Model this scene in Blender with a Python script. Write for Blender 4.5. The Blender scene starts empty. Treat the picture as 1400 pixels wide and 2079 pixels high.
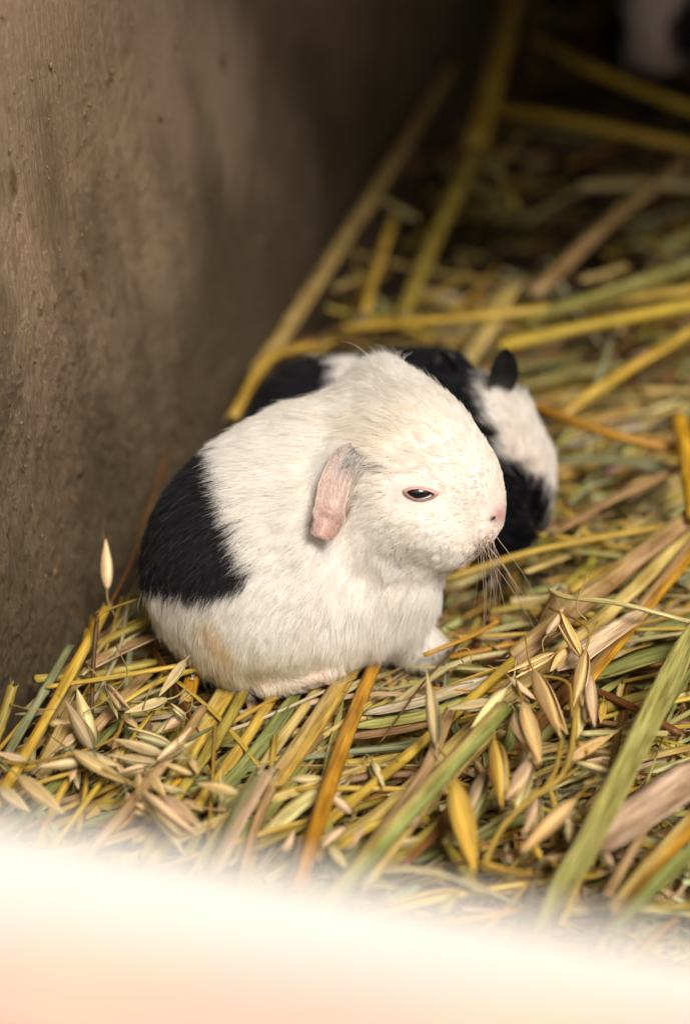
import bpy, math, random
import numpy as np
from mathutils import Vector

random.seed(7)
rng = np.random.default_rng(11)
SC = bpy.context.scene
COL = SC.collection

# ------------------------------------------------------------------ camera
PITCH = math.radians(34.0)
DIST = 0.554
TGT = Vector((0, 0, 0.035))
CP, SP = math.cos(PITCH), math.sin(PITCH)
CAM = TGT + DIST * Vector((0, -CP, SP))
FPX = 70 / 24 * 1400
cam_d = bpy.data.cameras.new('camera')
cam = bpy.data.objects.new('camera', cam_d)
COL.objects.link(cam)
cam.location = CAM
cam.rotation_euler = (math.pi / 2 - PITCH, 0, 0)
cam_d.sensor_fit = 'HORIZONTAL'
cam_d.sensor_width = 24
cam_d.lens = 70
cam_d.clip_start = 0.01
cam_d.clip_end = 50
cam_d.dof.use_dof = True
cam_d.dof.focus_distance = 0.527
cam_d.dof.aperture_fstop = 4.7
SC.camera = cam

# ------------------------------------------------------------------ world, sun, exposure
W = bpy.data.worlds.new('World')
SC.world = W
W.use_nodes = True
wn, wl = W.node_tree.nodes, W.node_tree.links
wn.clear()
sky = wn.new('ShaderNodeTexSky')
sky.sky_type = 'NISHITA'
sky.sun_disc = False
SUN_EL, SUN_AZ = math.radians(56), math.radians(150)   # azimuth clockwise from +Y
sky.sun_elevation = SUN_EL
sky.sun_rotation = SUN_AZ
sky.dust_density = 4.0
grey = wn.new('ShaderNodeHueSaturation')
grey.inputs['Saturation'].default_value = 0.12
warm = wn.new('ShaderNodeMix'); warm.data_type = 'RGBA'; warm.blend_type = 'MULTIPLY'
warm.inputs[0].default_value = 1.0
warm.inputs[7].default_value = (1.0, 0.94, 0.86, 1)
bg = wn.new('ShaderNodeBackground')
bg.inputs['Strength'].default_value = 0.085
wo = wn.new('ShaderNodeOutputWorld')
wl.new(sky.outputs[0], grey.inputs['Color'])
wl.new(grey.outputs[0], warm.inputs[6])
wl.new(warm.outputs[2], bg.inputs['Color'])
wl.new(bg.outputs[0], wo.inputs['Surface'])
sd = bpy.data.lights.new('sun', 'SUN')
sd.energy = 3.3
sd.angle = math.radians(20)
sd.color = (1.0, 0.93, 0.85)
sun = bpy.data.objects.new('sun', sd)
COL.objects.link(sun)
sdir = Vector((math.sin(SUN_AZ) * math.cos(SUN_EL), math.cos(SUN_AZ) * math.cos(SUN_EL), math.sin(SUN_EL)))
sun.rotation_euler = sdir.to_track_quat('Z', 'Y').to_euler()
sun.location = sdir * 3
SC.view_settings.view_transform = 'Standard'
SC.view_settings.look = 'None'
SC.view_settings.gamma = 1.0
SC.view_settings.exposure = 0.35
SC.view_settings.use_curve_mapping = False
SC.render.engine = 'CYCLES'
SC.cycles.use_denoising = True
SC.cycles.max_bounces = 10
SC.cycles.diffuse_bounces = 4
SC.cycles.glossy_bounces = 4
SC.cycles.transmission_bounces = 8
SC.cycles.transparent_max_bounces = 8
SC.cycles_curves.subdivisions = 2

# ------------------------------------------------------------------ photo measurements -> places
U = DIST / FPX                                       # metres per photo pixel at the subject


def ray(px, py):
    a, b = (px - 700) / FPX, (1039.5 - py) / FPX
    return Vector((a, CP + b * SP, -SP + b * CP))


def at(px, py, z=0.0):
    r = ray(px, py)
    return CAM + r * ((z - CAM.z) / r.z)


def aty(px, py, y):
    r = ray(px, py)
    return CAM + r * ((y - CAM.y) / r.y)


def topx(P):
    """points (n,3) -> photo pixels"""
    P = np.asarray(P)
    d = P - np.array(CAM)
    fw = d[:, 1] * CP - d[:, 2] * SP
    up = d[:, 1] * SP + d[:, 2] * CP
    return 700 + FPX * d[:, 0] / fw, 1039.5 - FPX * up / fw


# ------------------------------------------------------------------ helpers
def tag(o, label=None, cat=None, group=None, kind=None):
    if label: o['label'] = label
    if cat: o['category'] = cat
    if group: o['group'] = group
    if kind: o['kind'] = kind
    return o


def empty(name, loc, label, cat, group=None):
    o = bpy.data.objects.new(name, None)
    COL.objects.link(o)
    o.location = loc
    o.empty_display_size = 0.01
    return tag(o, label, cat, group)


def link(name, me, mat=None, parent=None, smooth=True):
    o = bpy.data.objects.new(name, me)
    COL.objects.link(o)
    if mat is not None and not me.materials: me.materials.append(mat)
    if smooth:
        me.polygons.foreach_set('use_smooth', [True] * len(me.polygons))
    if parent:
        o.parent = parent
        o.matrix_parent_inverse.identity()
        o.location = -parent.location
    return o


def mesh(name, V, F, cols=None, uvs=None):
    me = bpy.data.meshes.new(name)
    me.from_pydata([tuple(v) for v in V], [], [tuple(f) for f in F])
    if cols is not None:
        a = me.color_attributes.new('Col', 'FLOAT_COLOR', 'POINT')
        c = np.ones((len(V), 4), np.float32)
        c[:, :3] = np.asarray(cols)[:, :3]
        a.data.foreach_set('color', c.ravel())
    if uvs is not None:
        uv = me.uv_layers.new(name='UVMap')
        li = np.zeros(len(me.loops), np.int32)
        me.loops.foreach_get('vertex_index', li)
        uv.data.foreach_set('uv', np.asarray(uvs, np.float32)[li].ravel())
    me.update()
    return me


def catmull(pts, n):
    P = [Vector(p) for p in pts]
    if len(P) == 2:
        return [P[0].lerp(P[1], i / (n - 1)) for i in range(n)]
    Q = [2 * P[0] - P[1]] + P + [2 * P[-1] - P[-2]]
    out = []
    m = len(P) - 1
    for i in range(n):
        t = i / (n - 1) * m
        k = min(int(t), m - 1)
        u = t - k
        a, b, c, d = Q[k], Q[k + 1], Q[k + 2], Q[k + 3]
        out.append(0.5 * ((2 * b) + (c - a) * u + (2 * a - 5 * b + 4 * c - d) * u * u + (3 * b - a - 3 * c + d) * u ** 3))
    return out


def sweep(path, section, width, thick, col, jitter=0.0, twist=0.0, caps=True, up=Vector((0, 0, 1)), colvar=0.12, roll=0.0, ragged=0.0, R=random):
    """sweep a closed cross-section along a path; width/thick are callables of u in 0..1. Returns V,F,C,UV"""
    n, m = len(path), len(section)
    V, F, C, T = [], [], [], []
    L = 0.0
    for i, p in enumerate(path):
        a = path[max(i - 1, 0)]
        b = path[min(i + 1, n - 1)]
        t = (b - a).normalized()
        if i: L += (path[i] - path[i - 1]).length
        s = t.cross(up)
        if s.length < 1e-4: s = t.cross(Vector((1, 0, 0)))
        s.normalize()
        q = s.cross(t)
        u = i / (n - 1)
        ang = roll + twist * u
        s2 = s * math.cos(ang) + q * math.sin(ang)
        q2 = -s * math.sin(ang) + q * math.cos(ang)
        w, h = width(u), thick(u)
        bright = 1 + colvar * (R.random() - 0.5)
        for j, (x, y) in enumerate(section):
            jj = 1 + jitter * (R.random() - 0.5)
            off = t * (ragged * w * (R.random() - 0.5) * (1 if i in (0, n - 1) else 0))
            V.append(p + s2 * (x * w * jj) + q2 * (y * h * jj) + off)
            cc = col(u, x) if callable(col) else col
            C.append([c * bright for c in cc])
            T.append((L * 100, j / m))
    for i in range(n - 1):
        for j in range(m):
            k = (j + 1) % m
            F.append((i * m + j, i * m + k, (i + 1) * m + k, (i + 1) * m + j))
    if caps:
        F.append(tuple(reversed(range(m))))
        F.append(tuple((n - 1) * m + j for j in range(m)))
    return V, F, C, T


def ring(m, ph=0.0): return [(0.5 * math.cos(2 * math.pi * j / m + ph), 0.5 * math.sin(2 * math.pi * j / m + ph)) for j in range(m)]


# a leaf blade: shallow gutter with ribs, closed underside
LEAF = [(-0.5, 0.45), (-0.36, 0.16), (-0.22, 0.10), (-0.10, -0.04), (0, -0.12), (0.10, -0.04), (0.22, 0.10), (0.36, 0.16), (0.5, 0.45),
        (0.36, 0.02), (0.10, -0.20), (0, -0.30), (-0.10, -0.20), (-0.36, 0.02)]
# flattened, split straw: a crushed tube with a crease
FLAT = [(-0.5, 0.0), (-0.38, 0.32), (-0.15, 0.42), (0.0, 0.22), (0.18, 0.40), (0.40, 0.28), (0.5, 0.0), (0.3, -0.35), (-0.3, -0.35)]


def N(mat): return mat.node_tree.nodes, mat.node_tree.links


def new_mat(name):
    m = bpy.data.materials.new(name)
    m.use_nodes = True
    n, l = N(m)
    n.clear()
    o = n.new('ShaderNodeOutputMaterial')
    p = n.new('ShaderNodeBsdfPrincipled')
    l.new(p.outputs[0], o.inputs['Surface'])
    return m, n, l, p, o


def mixc(n, l, fac, a, b, mode='MIX'):
    x = n.new('ShaderNodeMix'); x.data_type = 'RGBA'; x.blend_type = mode
    for sock, v in ((x.inputs[0], fac), (x.inputs[6], a), (x.inputs[7], b)):
        if hasattr(v, 'node'): l.new(v, sock)
        elif isinstance(v, (int, float)): sock.default_value = v
        else: sock.default_value = (*v, 1)
    return x.outputs[2]


def noise(n, l, vec, scale, detail=4, rough=0.55):
    t = n.new('ShaderNodeTexNoise')
    t.inputs['Scale'].default_value = scale
    t.inputs['Detail'].default_value = detail
    t.inputs['Roughness'].default_value = rough
    if vec is not None: l.new(vec, t.inputs['Vector'])
    return t.outputs['Fac']


def ramp(n, l, fac, lo, hi, a=0.0, b=1.0):
    r = n.new('ShaderNodeMapRange')
    r.inputs[1].default_value = lo; r.inputs[2].default_value = hi
    r.inputs[3].default_value = a; r.inputs[4].default_value = b
    l.new(fac, r.inputs[0])
    return r.outputs[0]


def mapping(n, l, vec, scale, rot=(0, 0, 0)):
    m = n.new('ShaderNodeMapping')
    m.inputs['Scale'].default_value = scale
    m.inputs['Rotation'].default_value = rot
    l.new(vec, m.inputs['Vector'])
    return m.outputs[0]


def straw_material(name, stripes=5.5, rough=0.42, spots=0.5, strength=0.35, translucent=0.12, mottle=0.75):
    m, n, l, p, o = new_mat(name)
    at_ = n.new('ShaderNodeAttribute'); at_.attribute_name = 'Col'
    uv = n.new('ShaderNodeUVMap'); uv.uv_map = 'UVMap'
    oi = n.new('ShaderNodeObjectInfo')
    geo = n.new('ShaderNodeTexCoord')
    st = noise(n, l, mapping(n, l, uv.outputs[0], (0.35, stripes, 1)), 2.0, 3, 0.6)
    c = mixc(n, l, ramp(n, l, st, 0.3, 0.72, 0.0, 1.0), at_.outputs[0], (0, 0, 0), 'MIX')
    # fibres: lighter and darker streaks around the base colour
    dark = mixc(n, l, 1.0, at_.outputs[0], (0.62, 0.56, 0.45), 'MULTIPLY')
    light = mixc(n, l, 1.0, at_.outputs[0], (1.32, 1.32, 1.32), 'MULTIPLY')
    c = mixc(n, l, ramp(n, l, st, 0.36, 0.64), dark, light)
    sp = noise(n, l, geo.outputs['Object'], 420, 3, 0.6)
    c = mixc(n, l, ramp(n, l, sp, 0.66, 0.72, 0, spots), c, (0.12, 0.05, 0.015))
    big = noise(n, l, geo.outputs['Object'], 70, 2)
    c = mixc(n, l, ramp(n, l, big, 0.38, 0.66, 0, mottle), c, mixc(n, l, 1.0, c, (0.72, 0.66, 0.46), 'MULTIPLY'))
    hsv = n.new('ShaderNodeHueSaturation')
    l.new(c, hsv.inputs['Color'])
    l.new(ramp(n, l, oi.outputs['Random'], 0, 1, 0.82, 1.15), hsv.inputs['Value'])
    l.new(ramp(n, l, oi.outputs['Random'], 0, 1, 0.497, 0.512), hsv.inputs['Hue'])
    l.new(hsv.outputs[0], p.inputs['Base Color'])
    p.inputs['Roughness'].default_value = rough
    p.inputs['Specular IOR Level'].default_value = 0.28
    b = n.new('ShaderNodeBump')
    b.inputs['Strength'].default_value = strength
    b.inputs['Distance'].default_value = 0.0004
    l.new(st, b.inputs['Height'])
    l.new(b.outputs[0], p.inputs['Normal'])
    tr = n.new('ShaderNodeBsdfTranslucent')
    l.new(hsv.outputs[0], tr.inputs['Color'])
    mx = n.new('ShaderNodeMixShader')
    mx.inputs[0].default_value = translucent
    l.new(p.outputs[0], mx.inputs[1]); l.new(tr.outputs[0], mx.inputs[2])
    l.new(mx.outputs[0], o.inputs['Surface'])
    return m


M_STRAW = straw_material('straw')
M_LEAF = straw_material('dry_leaf', stripes=6, rough=0.5, spots=0.35, strength=0.5, translucent=0.2)
M_HUSK = straw_material('oat_husk', stripes=9, rough=0.5, spots=0.1, strength=0.6, translucent=0.3, mottle=0.2)
M_DEBRIS = straw_material('straw_debris', stripes=6, rough=0.6, spots=0.4, strength=0.4, translucent=0.1)


def skin_material(name, base=None, rough=0.45, sss=0.3):
    m, n, l, p, o = new_mat(name)
    if base is None:
        a = n.new('ShaderNodeAttribute'); a.attribute_name = 'Col'
        src = a.outputs[0]
    else:
        g = n.new('ShaderNodeRGB'); g.outputs[0].default_value = (*base, 1); src = g.outputs[0]
    t = n.new('ShaderNodeTexCoord')
    v = noise(n, l, t.outputs['Object'], 500, 3)
    l.new(mixc(n, l, ramp(n, l, v, 0.3, 0.7), mixc(n, l, 1.0, src, (0.85, 0.8, 0.8), 'MULTIPLY'), src), p.inputs['Base Color'])
    p.inputs['Roughness'].default_value = rough
    p.inputs['Subsurface Weight'].default_value = sss
    p.inputs['Subsurface Radius'].default_value = (1, 0.35, 0.2)
    p.inputs['Subsurface Scale'].default_value = 0.002
    b = n.new('ShaderNodeBump'); b.inputs['Strength'].default_value = 0.3; b.inputs['Distance'].default_value = 0.0003
    l.new(v, b.inputs['Height']); l.new(b.outputs[0], p.inputs['Normal'])
    return m


M_SKIN = skin_material('skin')
M_CLAW = skin_material('claw_horn', (0.5, 0.38, 0.3), 0.3, 0.1)
M_EYE, _n, _l, _p, _o = new_mat('eye')
_p.inputs['Base Color'].default_value = (0.006, 0.007, 0.01, 1)
_p.inputs['Roughness'].default_value = 0.06
_p.inputs['Coat Weight'].default_value = 1.0


def fur_material():
    m = bpy.data.materials.new('fur')
    m.use_nodes = True
    n, l = N(m)
    n.clear()
    o = n.new('ShaderNodeOutputMaterial')
    a = n.new('ShaderNodeAttribute'); a.attribute_name = 'fcol'
    h = n.new('ShaderNodeBsdfHairPrincipled')
    h.parametrization = 'COLOR'
    h.inputs['Roughness'].default_value = 0.42
    h.inputs['Radial Roughness'].default_value = 0.55
    h.inputs['Coat'].default_value = 0.0
    h.inputs['Random Roughness'].default_value = 0.2
    l.new(a.outputs[0], h.inputs['Color'])
    d = n.new('ShaderNodeBsdfDiffuse')
    l.new(a.outputs[0], d.inputs['Color'])
    x = n.new('ShaderNodeMixShader'); x.inputs[0].default_value = 0.35
    lum = n.new('ShaderNodeRGBToBW'); l.new(a.outputs[0], lum.inputs[0])
    l.new(ramp(n, l, lum.outputs[0], 0.02, 0.3, 0.78, 0.35), x.inputs[0])
    l.new(h.outputs[0], x.inputs[1]); l.new(d.outputs[0], x.inputs[2])
    l.new(x.outputs[0], o.inputs['Surface'])
    return m


M_FUR = fur_material()

# ------------------------------------------------------------------ the setting: wall, floor, pen
w0, w1 = at(0, 1450, 0.0), at(930, 120, 0.0)
wdir = (w1 - w0); wdir.z = 0; wdir.normalize()
wnor = Vector((wdir.y, -wdir.x, 0))                  # towards the animals


def wall_material():
    m, n, l, p, o = new_mat('rough_plaster')
    t = n.new('ShaderNodeTexCoord')
    ob = t.outputs['Object']
    base = noise(n, l, ob, 9, 5)
    c = mixc(n, l, ramp(n, l, base, 0.35, 0.65), (0.47, 0.305, 0.19), (0.63, 0.44, 0.29))
    st = noise(n, l, mapping(n, l, ob, (1, 1, 0.06)), 520, 6, 0.75)
    c = mixc(n, l, ramp(n, l, st, 0.52, 0.72, 0, 0.6), c, (0.72, 0.56, 0.42))
    patch = noise(n, l, mapping(n, l, ob, (1, 1, 0.6)), 20, 6, 0.65)
    c = mixc(n, l, ramp(n, l, patch, 0.47, 0.66, 0, 0.75), c, (0.20, 0.135, 0.062))
    # darker brown foot of the wall
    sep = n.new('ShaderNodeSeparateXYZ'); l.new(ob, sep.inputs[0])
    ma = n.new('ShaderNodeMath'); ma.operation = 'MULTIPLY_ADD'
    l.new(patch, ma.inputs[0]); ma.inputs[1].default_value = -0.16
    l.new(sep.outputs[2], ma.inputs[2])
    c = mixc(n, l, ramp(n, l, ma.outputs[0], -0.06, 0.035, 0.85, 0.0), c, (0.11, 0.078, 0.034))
    sp = n.new('ShaderNodeTexVoronoi'); sp.inputs['Scale'].default_value = 95
    l.new(mapping(n, l, ob, (1, 1, 0.55)), sp.inputs['Vector'])
    gate = noise(n, l, ob, 33, 2)
    sm = n.new('ShaderNodeMath'); sm.operation = 'MULTIPLY'
    l.new(ramp(n, l, sp.outputs['Distance'], 0.10, 0.24, 1, 0), sm.inputs[0])
    l.new(ramp(n, l, gate, 0.55, 0.6, 0, 0.8), sm.inputs[1])
    c = mixc(n, l, sm.outputs[0], c, (0.20, 0.10, 0.03))
    l.new(c, p.inputs['Base Color'])
    p.inputs['Roughness'].default_value = 0.36
    p.inputs['Specular IOR Level'].default_value = 0.6
    # relief: brushed streaks, grit, trowel marks
    grit = noise(n, l, mapping(n, l, ob, (1, 1, 0.45)), 800, 5, 0.85)
    tro = noise(n, l, mapping(n, l, ob, (1, 0.25, 1), (0.7, 0, 0)), 160, 4, 0.6)
    s1 = n.new('ShaderNodeMath'); s1.operation = 'MULTIPLY_ADD'
    l.new(st, s1.inputs[0]); s1.inputs[1].default_value = 2.6; l.new(grit, s1.inputs[2])
    s2 = n.new('ShaderNodeMath'); s2.operation = 'MULTIPLY_ADD'
    l.new(tro, s2.inputs[0]); s2.inputs[1].default_value = 0.5; l.new(s1.outputs[0], s2.inputs[2])
    b = n.new('ShaderNodeBump'); b.inputs['Strength'].default_value = 1.0; b.inputs['Distance'].default_value = 0.002
    l.new(s2.outputs[0], b.inputs['Height'])
    l.new(b.outputs[0], p.inputs['Normal'])
    return m


LEAN = math.tan(math.radians(5))


def vnoise(x, y, seed):
    """smooth value noise on a plane"""
    r = np.random.default_rng(seed)
    g = r.random((256, 256))
    xi, yi = np.floor(x).astype(int), np.floor(y).astype(int)
    fx, fy = x - xi, y - yi
    fx, fy = fx * fx * (3 - 2 * fx), fy * fy * (3 - 2 * fy)
    a, b_ = g[xi % 256, yi % 256], g[(xi + 1) % 256, yi % 256]
    c, d = g[xi % 256, (yi + 1) % 256], g[(xi + 1) % 256, (yi + 1) % 256]
    return (a * (1 - fx) + b_ * fx) * (1 - fy) + (c * (1 - fx) + d * fx) * fy - 0.5


def wall_relief(S, Z):
    """plaster relief in metres: brushed vertical ridges, slanting trowel marks, grit"""
    d = 0.0012 * np.sin(S * 31 + 2 * np.sin(Z * 23)) + 0.0008 * np.sin(Z * 60 + S * 45)
    Sw = S + 0.002 * vnoise(S * 60, Z * 40, 1)
    d += 0.0010 * vnoise(Sw * 620, Z * 26, 2) + 0.0010 * vnoise(Sw * 1150, Z * 60, 3)
    t1, t2 = Sw * 0.82 + Z * 0.57, -Sw * 0.57 + Z * 0.82
    m = np.clip(vnoise(S * 22, Z * 18, 4) * 4 + 0.3, 0, 1)
    d += m * 0.0009 * vnoise(t2 * 520, t1 * 60, 5)
    g = vnoise(S * 900, Z * 620, 6)
    lump = np.clip(vnoise(S * 26, Z * 26, 7) * 3 + 0.4, 0, 1)
    d += 0.0026 * np.clip(g - 0.28, 0, 1) * (0.5 + 1.2 * lump)
    d += lump * 0.0007 * vnoise(S * 300, Z * 260, 8)
    low = np.clip(1 - Z / 0.07, 0, 1)
    d += low * 0.0018 * vnoise(S * 420, Z * 330, 9)
    return d


def build_wall():
    ss = np.concatenate([np.linspace(-0.45, -0.021, 20), np.arange(-0.02, 0.15, 0.00045), np.arange(0.15, 0.30, 0.002), np.linspace(0.305, 1.35, 60)])
    zz = np.concatenate([np.linspace(-0.05, -0.012, 6), np.arange(-0.01, 0.195, 0.0006), np.linspace(0.20, 0.62, 40)])
    nu, nv = len(ss) - 1, len(zz) - 1
    S, Z = np.meshgrid(ss, zz)
    D = wall_relief(S, Z) - LEAN * Z
    P = np.array(w0)[None, None, :] + S[..., None] * np.array(wdir) + D[..., None] * np.array(wnor)
    P[..., 2] += Z
    V = P.reshape(-1, 3)
    I, J = np.meshgrid(np.arange(nu), np.arange(nv))
    A = (J * (nu + 1) + I).ravel()
    F = np.stack([A, A + 1, A + nu + 2, A + nu + 1], 1).tolist()
    k = len(V)
    back = [w0 + wdir * s_ - wnor * 0.12 + Vector((0, 0, z_)) for s_, z_ in ((ss[0], zz[0]), (ss[-1], zz[0]), (ss[-1], zz[-1]), (ss[0], zz[-1]))]
    V = np.concatenate([V, np.array([tuple(q) for q in back])])
    c = [0, nu, nv * (nu + 1) + nu, nv * (nu + 1)]
    F.append((k, k + 3, k + 2, k + 1))
    for q in range(4):
        e = (q + 1) % 4
        F.append((c[q], k + q, k + e, c[e]))
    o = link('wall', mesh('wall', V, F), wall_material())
    tag(o, 'rough brown plastered wall standing along the left side of the pen', 'wall')
    return o


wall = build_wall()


def box(name, c, sx, sy, sz, mat, rz=0.0, bev=0.0):
    import bmesh
    bm = bmesh.new()
    bmesh.ops.create_cube(bm, size=1.0)
    for v in bm.verts: v.co = Vector((v.co.x * sx, v.co.y * sy, v.co.z * sz))
    if bev: bmesh.ops.bevel(bm, geom=bm.edges[:], offset=bev, segments=3, affect='EDGES')
    me = bpy.data.meshes.new(name); bm.to_mesh(me); bm.free()
    o = link(name, me, mat, smooth=False)
    o.location = c; o.rotation_euler = (0, 0, rz)
    return o


def plain_material(name, a, b, scale=12, rough=0.8):
    m, n, l, p, o = new_mat(name)
    t = n.new('ShaderNodeTexCoord')
    v = noise(n, l, t.outputs['Object'], scale, 6, 0.6)
    l.new(mixc(n, l, ramp(n, l, v, 0.3, 0.7), a, b), p.inputs['Base Color'])
    p.inputs['Roughness'].default_value = rough
    bb = n.new('ShaderNodeBump'); bb.inputs['Strength'].default_value = 0.5; bb.inputs['Distance'].default_value = 0.002
    l.new(v, bb.inputs['Height']); l.new(bb.outputs[0], p.inputs['Normal'])
    return m


M_FLOOR = plain_material('dark_earth', (0.03, 0.02, 0.01), (0.07, 0.045, 0.02), 30, 0.95)
M_SHADEPANEL = plain_material('shade_panel_wood', (0.34, 0.22, 0.11), (0.46, 0.32, 0.18), 20, 0.8)  # wood of the added shading panels, warm to bounce light
fl = box('floor', Vector((0.6, 0.45, -0.055)), 4.0, 4.0, 0.02, M_FLOOR)
tag(fl, kind='structure')
# unseen panels above, behind and beside, added to darken the rear of the pen
rf = box('shade_panel_top', Vector((0.25, 0.615, 0.42)), 1.5, 1.33, 0.02, M_SHADEPANEL)
tag(rf, kind='structure')
bk = box('shade_panel_back', Vector((0.25, 1.25, 0.19)), 1.4, 0.03, 0.44, M_SHADEPANEL)
tag(bk, kind='structure')
sdw = box('shade_panel_side', Vector((0.46, 0.55, 0.19)), 0.03, 1.36, 0.44, M_SHADEPANEL)
tag(sdw, kind='structure')

# the pale board that closes the pen in front
def board_material():
    m, n, l, p, o = new_mat('board_painted_light')
    t = n.new('ShaderNodeTexCoord')
    ob = t.outputs['Object']
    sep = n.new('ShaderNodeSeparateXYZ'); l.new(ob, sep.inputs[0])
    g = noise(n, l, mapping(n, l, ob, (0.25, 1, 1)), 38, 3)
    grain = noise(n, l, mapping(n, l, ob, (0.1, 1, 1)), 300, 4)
    # light on the inner edge painted in as white, fading outwards and right
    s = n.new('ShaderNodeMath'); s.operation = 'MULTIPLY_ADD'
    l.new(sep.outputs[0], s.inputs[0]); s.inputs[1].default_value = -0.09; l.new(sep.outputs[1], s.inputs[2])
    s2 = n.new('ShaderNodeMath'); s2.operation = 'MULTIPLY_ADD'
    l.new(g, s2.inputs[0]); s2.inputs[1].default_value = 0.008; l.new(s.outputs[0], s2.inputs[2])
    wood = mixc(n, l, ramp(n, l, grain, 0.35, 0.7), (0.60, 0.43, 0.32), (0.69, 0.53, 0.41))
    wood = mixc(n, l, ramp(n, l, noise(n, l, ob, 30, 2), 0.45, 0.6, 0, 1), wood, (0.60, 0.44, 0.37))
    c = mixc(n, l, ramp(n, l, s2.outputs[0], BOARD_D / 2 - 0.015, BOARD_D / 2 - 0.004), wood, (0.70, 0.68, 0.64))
    l.new(c, p.inputs['Base Color'])
    p.inputs['Roughness'].default_value = 0.6
    b = n.new('ShaderNodeBump'); b.inputs['Strength'].default_value = 0.4; b.inputs['Distance'].default_value = 0.0005
    l.new(grain, b.inputs['Height']); l.new(b.outputs[0], p.inputs['Normal'])
    return m


BOARD_D = 0.03
BZ = 0.195
ba, bb_ = at(0, 1645, BZ), at(1400, 1900, BZ)
bd = (bb_ - ba).normalized()
bang = math.atan2(bd.y, bd.x)
bc = (ba + bb_) / 2 - Vector((-bd.y, bd.x, 0)) * BOARD_D / 2
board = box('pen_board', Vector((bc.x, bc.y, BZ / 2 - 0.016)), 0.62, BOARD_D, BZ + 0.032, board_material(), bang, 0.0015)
tag(board, 'pale front board of the pen, blurred white and peach along the bottom', 'board')

# ------------------------------------------------------------------ implicit bodies
def ell(c, r, rot=0.0, yaw=0.0):
    """ellipsoid: centre, radii, rot = tilt in the x-z plane, yaw = turn about z"""
    cr, sr = math.cos(rot), math.sin(rot)
    cy, sy = math.cos(yaw), math.sin(yaw)
    Rt = np.array([[cr, 0, sr], [0, 1, 0], [-sr, 0, cr]])
    Rz = np.array([[cy, -sy, 0], [sy, cy, 0], [0, 0, 1]])
    return ('e', np.array(c), np.array(r), Rz @ Rt)


def cap(a, b, ra, rb): return ('c', np.array(a), np.array(b), ra, rb)


def sdf_one(b, P):
    if b[0] == 'e':
        q = (P - b[1]) @ b[3]
        k0 = np.linalg.norm(q / b[2], axis=-1)
        k1 = np.linalg.norm(q / b[2] ** 2, axis=-1)
        return k0 * (k0 - 1.0) / np.maximum(k1, 1e-6)
    a, e, ra, rb = b[1:5]
    ab = e - a
    t = np.clip(((P - a) @ ab) / (ab @ ab), 0, 1)
    return np.linalg.norm(P - (a + t[..., None] * ab), axis=-1) - (ra + (rb - ra) * t)


def make_sdf(groups):
    """groups: list of (blobs, k): smooth union inside and between"""
    def f(P):
        d = None
        for blobs, k in groups:
            for b in blobs:
                e = sdf_one(b, P)
                if d is None: d = e
                else:
                    h = np.clip(0.5 + 0.5 * (d - e) / k, 0, 1)
                    d = d * (1 - h) + e * h - k * h * (1 - h)
        return d
    return f


def grad(f, P, e=2e-4):
    g = np.stack([f(P + d) - f(P - d) for d in np.eye(3) * e], -1)
    return g / np.maximum(np.linalg.norm(g, axis=-1, keepdims=True), 1e-9)


def isomesh(f, lo, hi, h):
    ax = [np.arange(lo[i], hi[i] + h, h) for i in range(3)]
    G = np.stack(np.meshgrid(*ax, indexing='ij'), -1)
    val = f(G.reshape(-1, 3)).reshape(G.shape[:3])
    nx, ny, nz = val.shape
    acc = np.zeros((nx - 1, ny - 1, nz - 1, 3)); cnt = np.zeros((nx - 1, ny - 1, nz - 1))
    crossing = []
    for a in range(3):
        s0 = [slice(None)] * 3; s1 = [slice(None)] * 3
        s0[a] = slice(0, -1); s1[a] = slice(1, None)
        v0, v1 = val[tuple(s0)], val[tuple(s1)]
        cr = (v0 < 0) != (v1 < 0)
        t = np.where(cr, v0 / np.where(v0 == v1, 1, v0 - v1), 0)
        pos = G[tuple(s0)].copy(); pos[..., a] += t * h
        pos *= cr[..., None]
        o = [i for i in range(3) if i != a]
        for p in (0, 1):
            for q in (0, 1):
                sl = [slice(None)] * 3
                sl[o[0]] = slice(p, -1 if p == 0 else None); sl[o[1]] = slice(q, -1 if q == 0 else None)
                acc += pos[tuple(sl)]; cnt += cr[tuple(sl)]
        crossing.append((cr, v0 < 0))
    act = cnt > 0
    idx = -np.ones(act.shape, int); idx[act] = np.arange(act.sum())
    V = acc[act] / cnt[act][:, None]
    F = []
    for a in range(3):
        cr, ins = crossing[a]
        o = [(a + 1) % 3, (a + 2) % 3]
        I = np.argwhere(cr)
        I = I[(I[:, o[0]] > 0) & (I[:, o[1]] > 0) & (I[:, o[0]] < val.shape[o[0]] - 1) & (I[:, o[1]] < val.shape[o[1]] - 1)]
        q = []
        for p, r in ((1, 1), (0, 1), (0, 0), (1, 0)):
            J = I.copy(); J[:, o[0]] -= p; J[:, o[1]] -= r
            q.append(idx[J[:, 0], J[:, 1], J[:, 2]])
        q = np.stack(q, 1)
        flip = ~ins[I[:, 0], I[:, 1], I[:, 2]]
        q[flip] = q[flip][:, ::-1]
        F.append(q)
    F = np.concatenate(F)
    for _ in range(4):
        g = grad(f, V)
        V = V - g * f(V)[:, None]
    return V, F


def hit(f, px, py):
    r = ray(px, py).normalized()
    p = np.array(CAM + r * 0.35); r = np.array(r)
    for _ in range(150):
        d = f(p[None])[0]
        if d < 2e-5: break
        p = p + r * d * 0.8
    return Vector(p), Vector(grad(f, p[None])[0])


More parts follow.
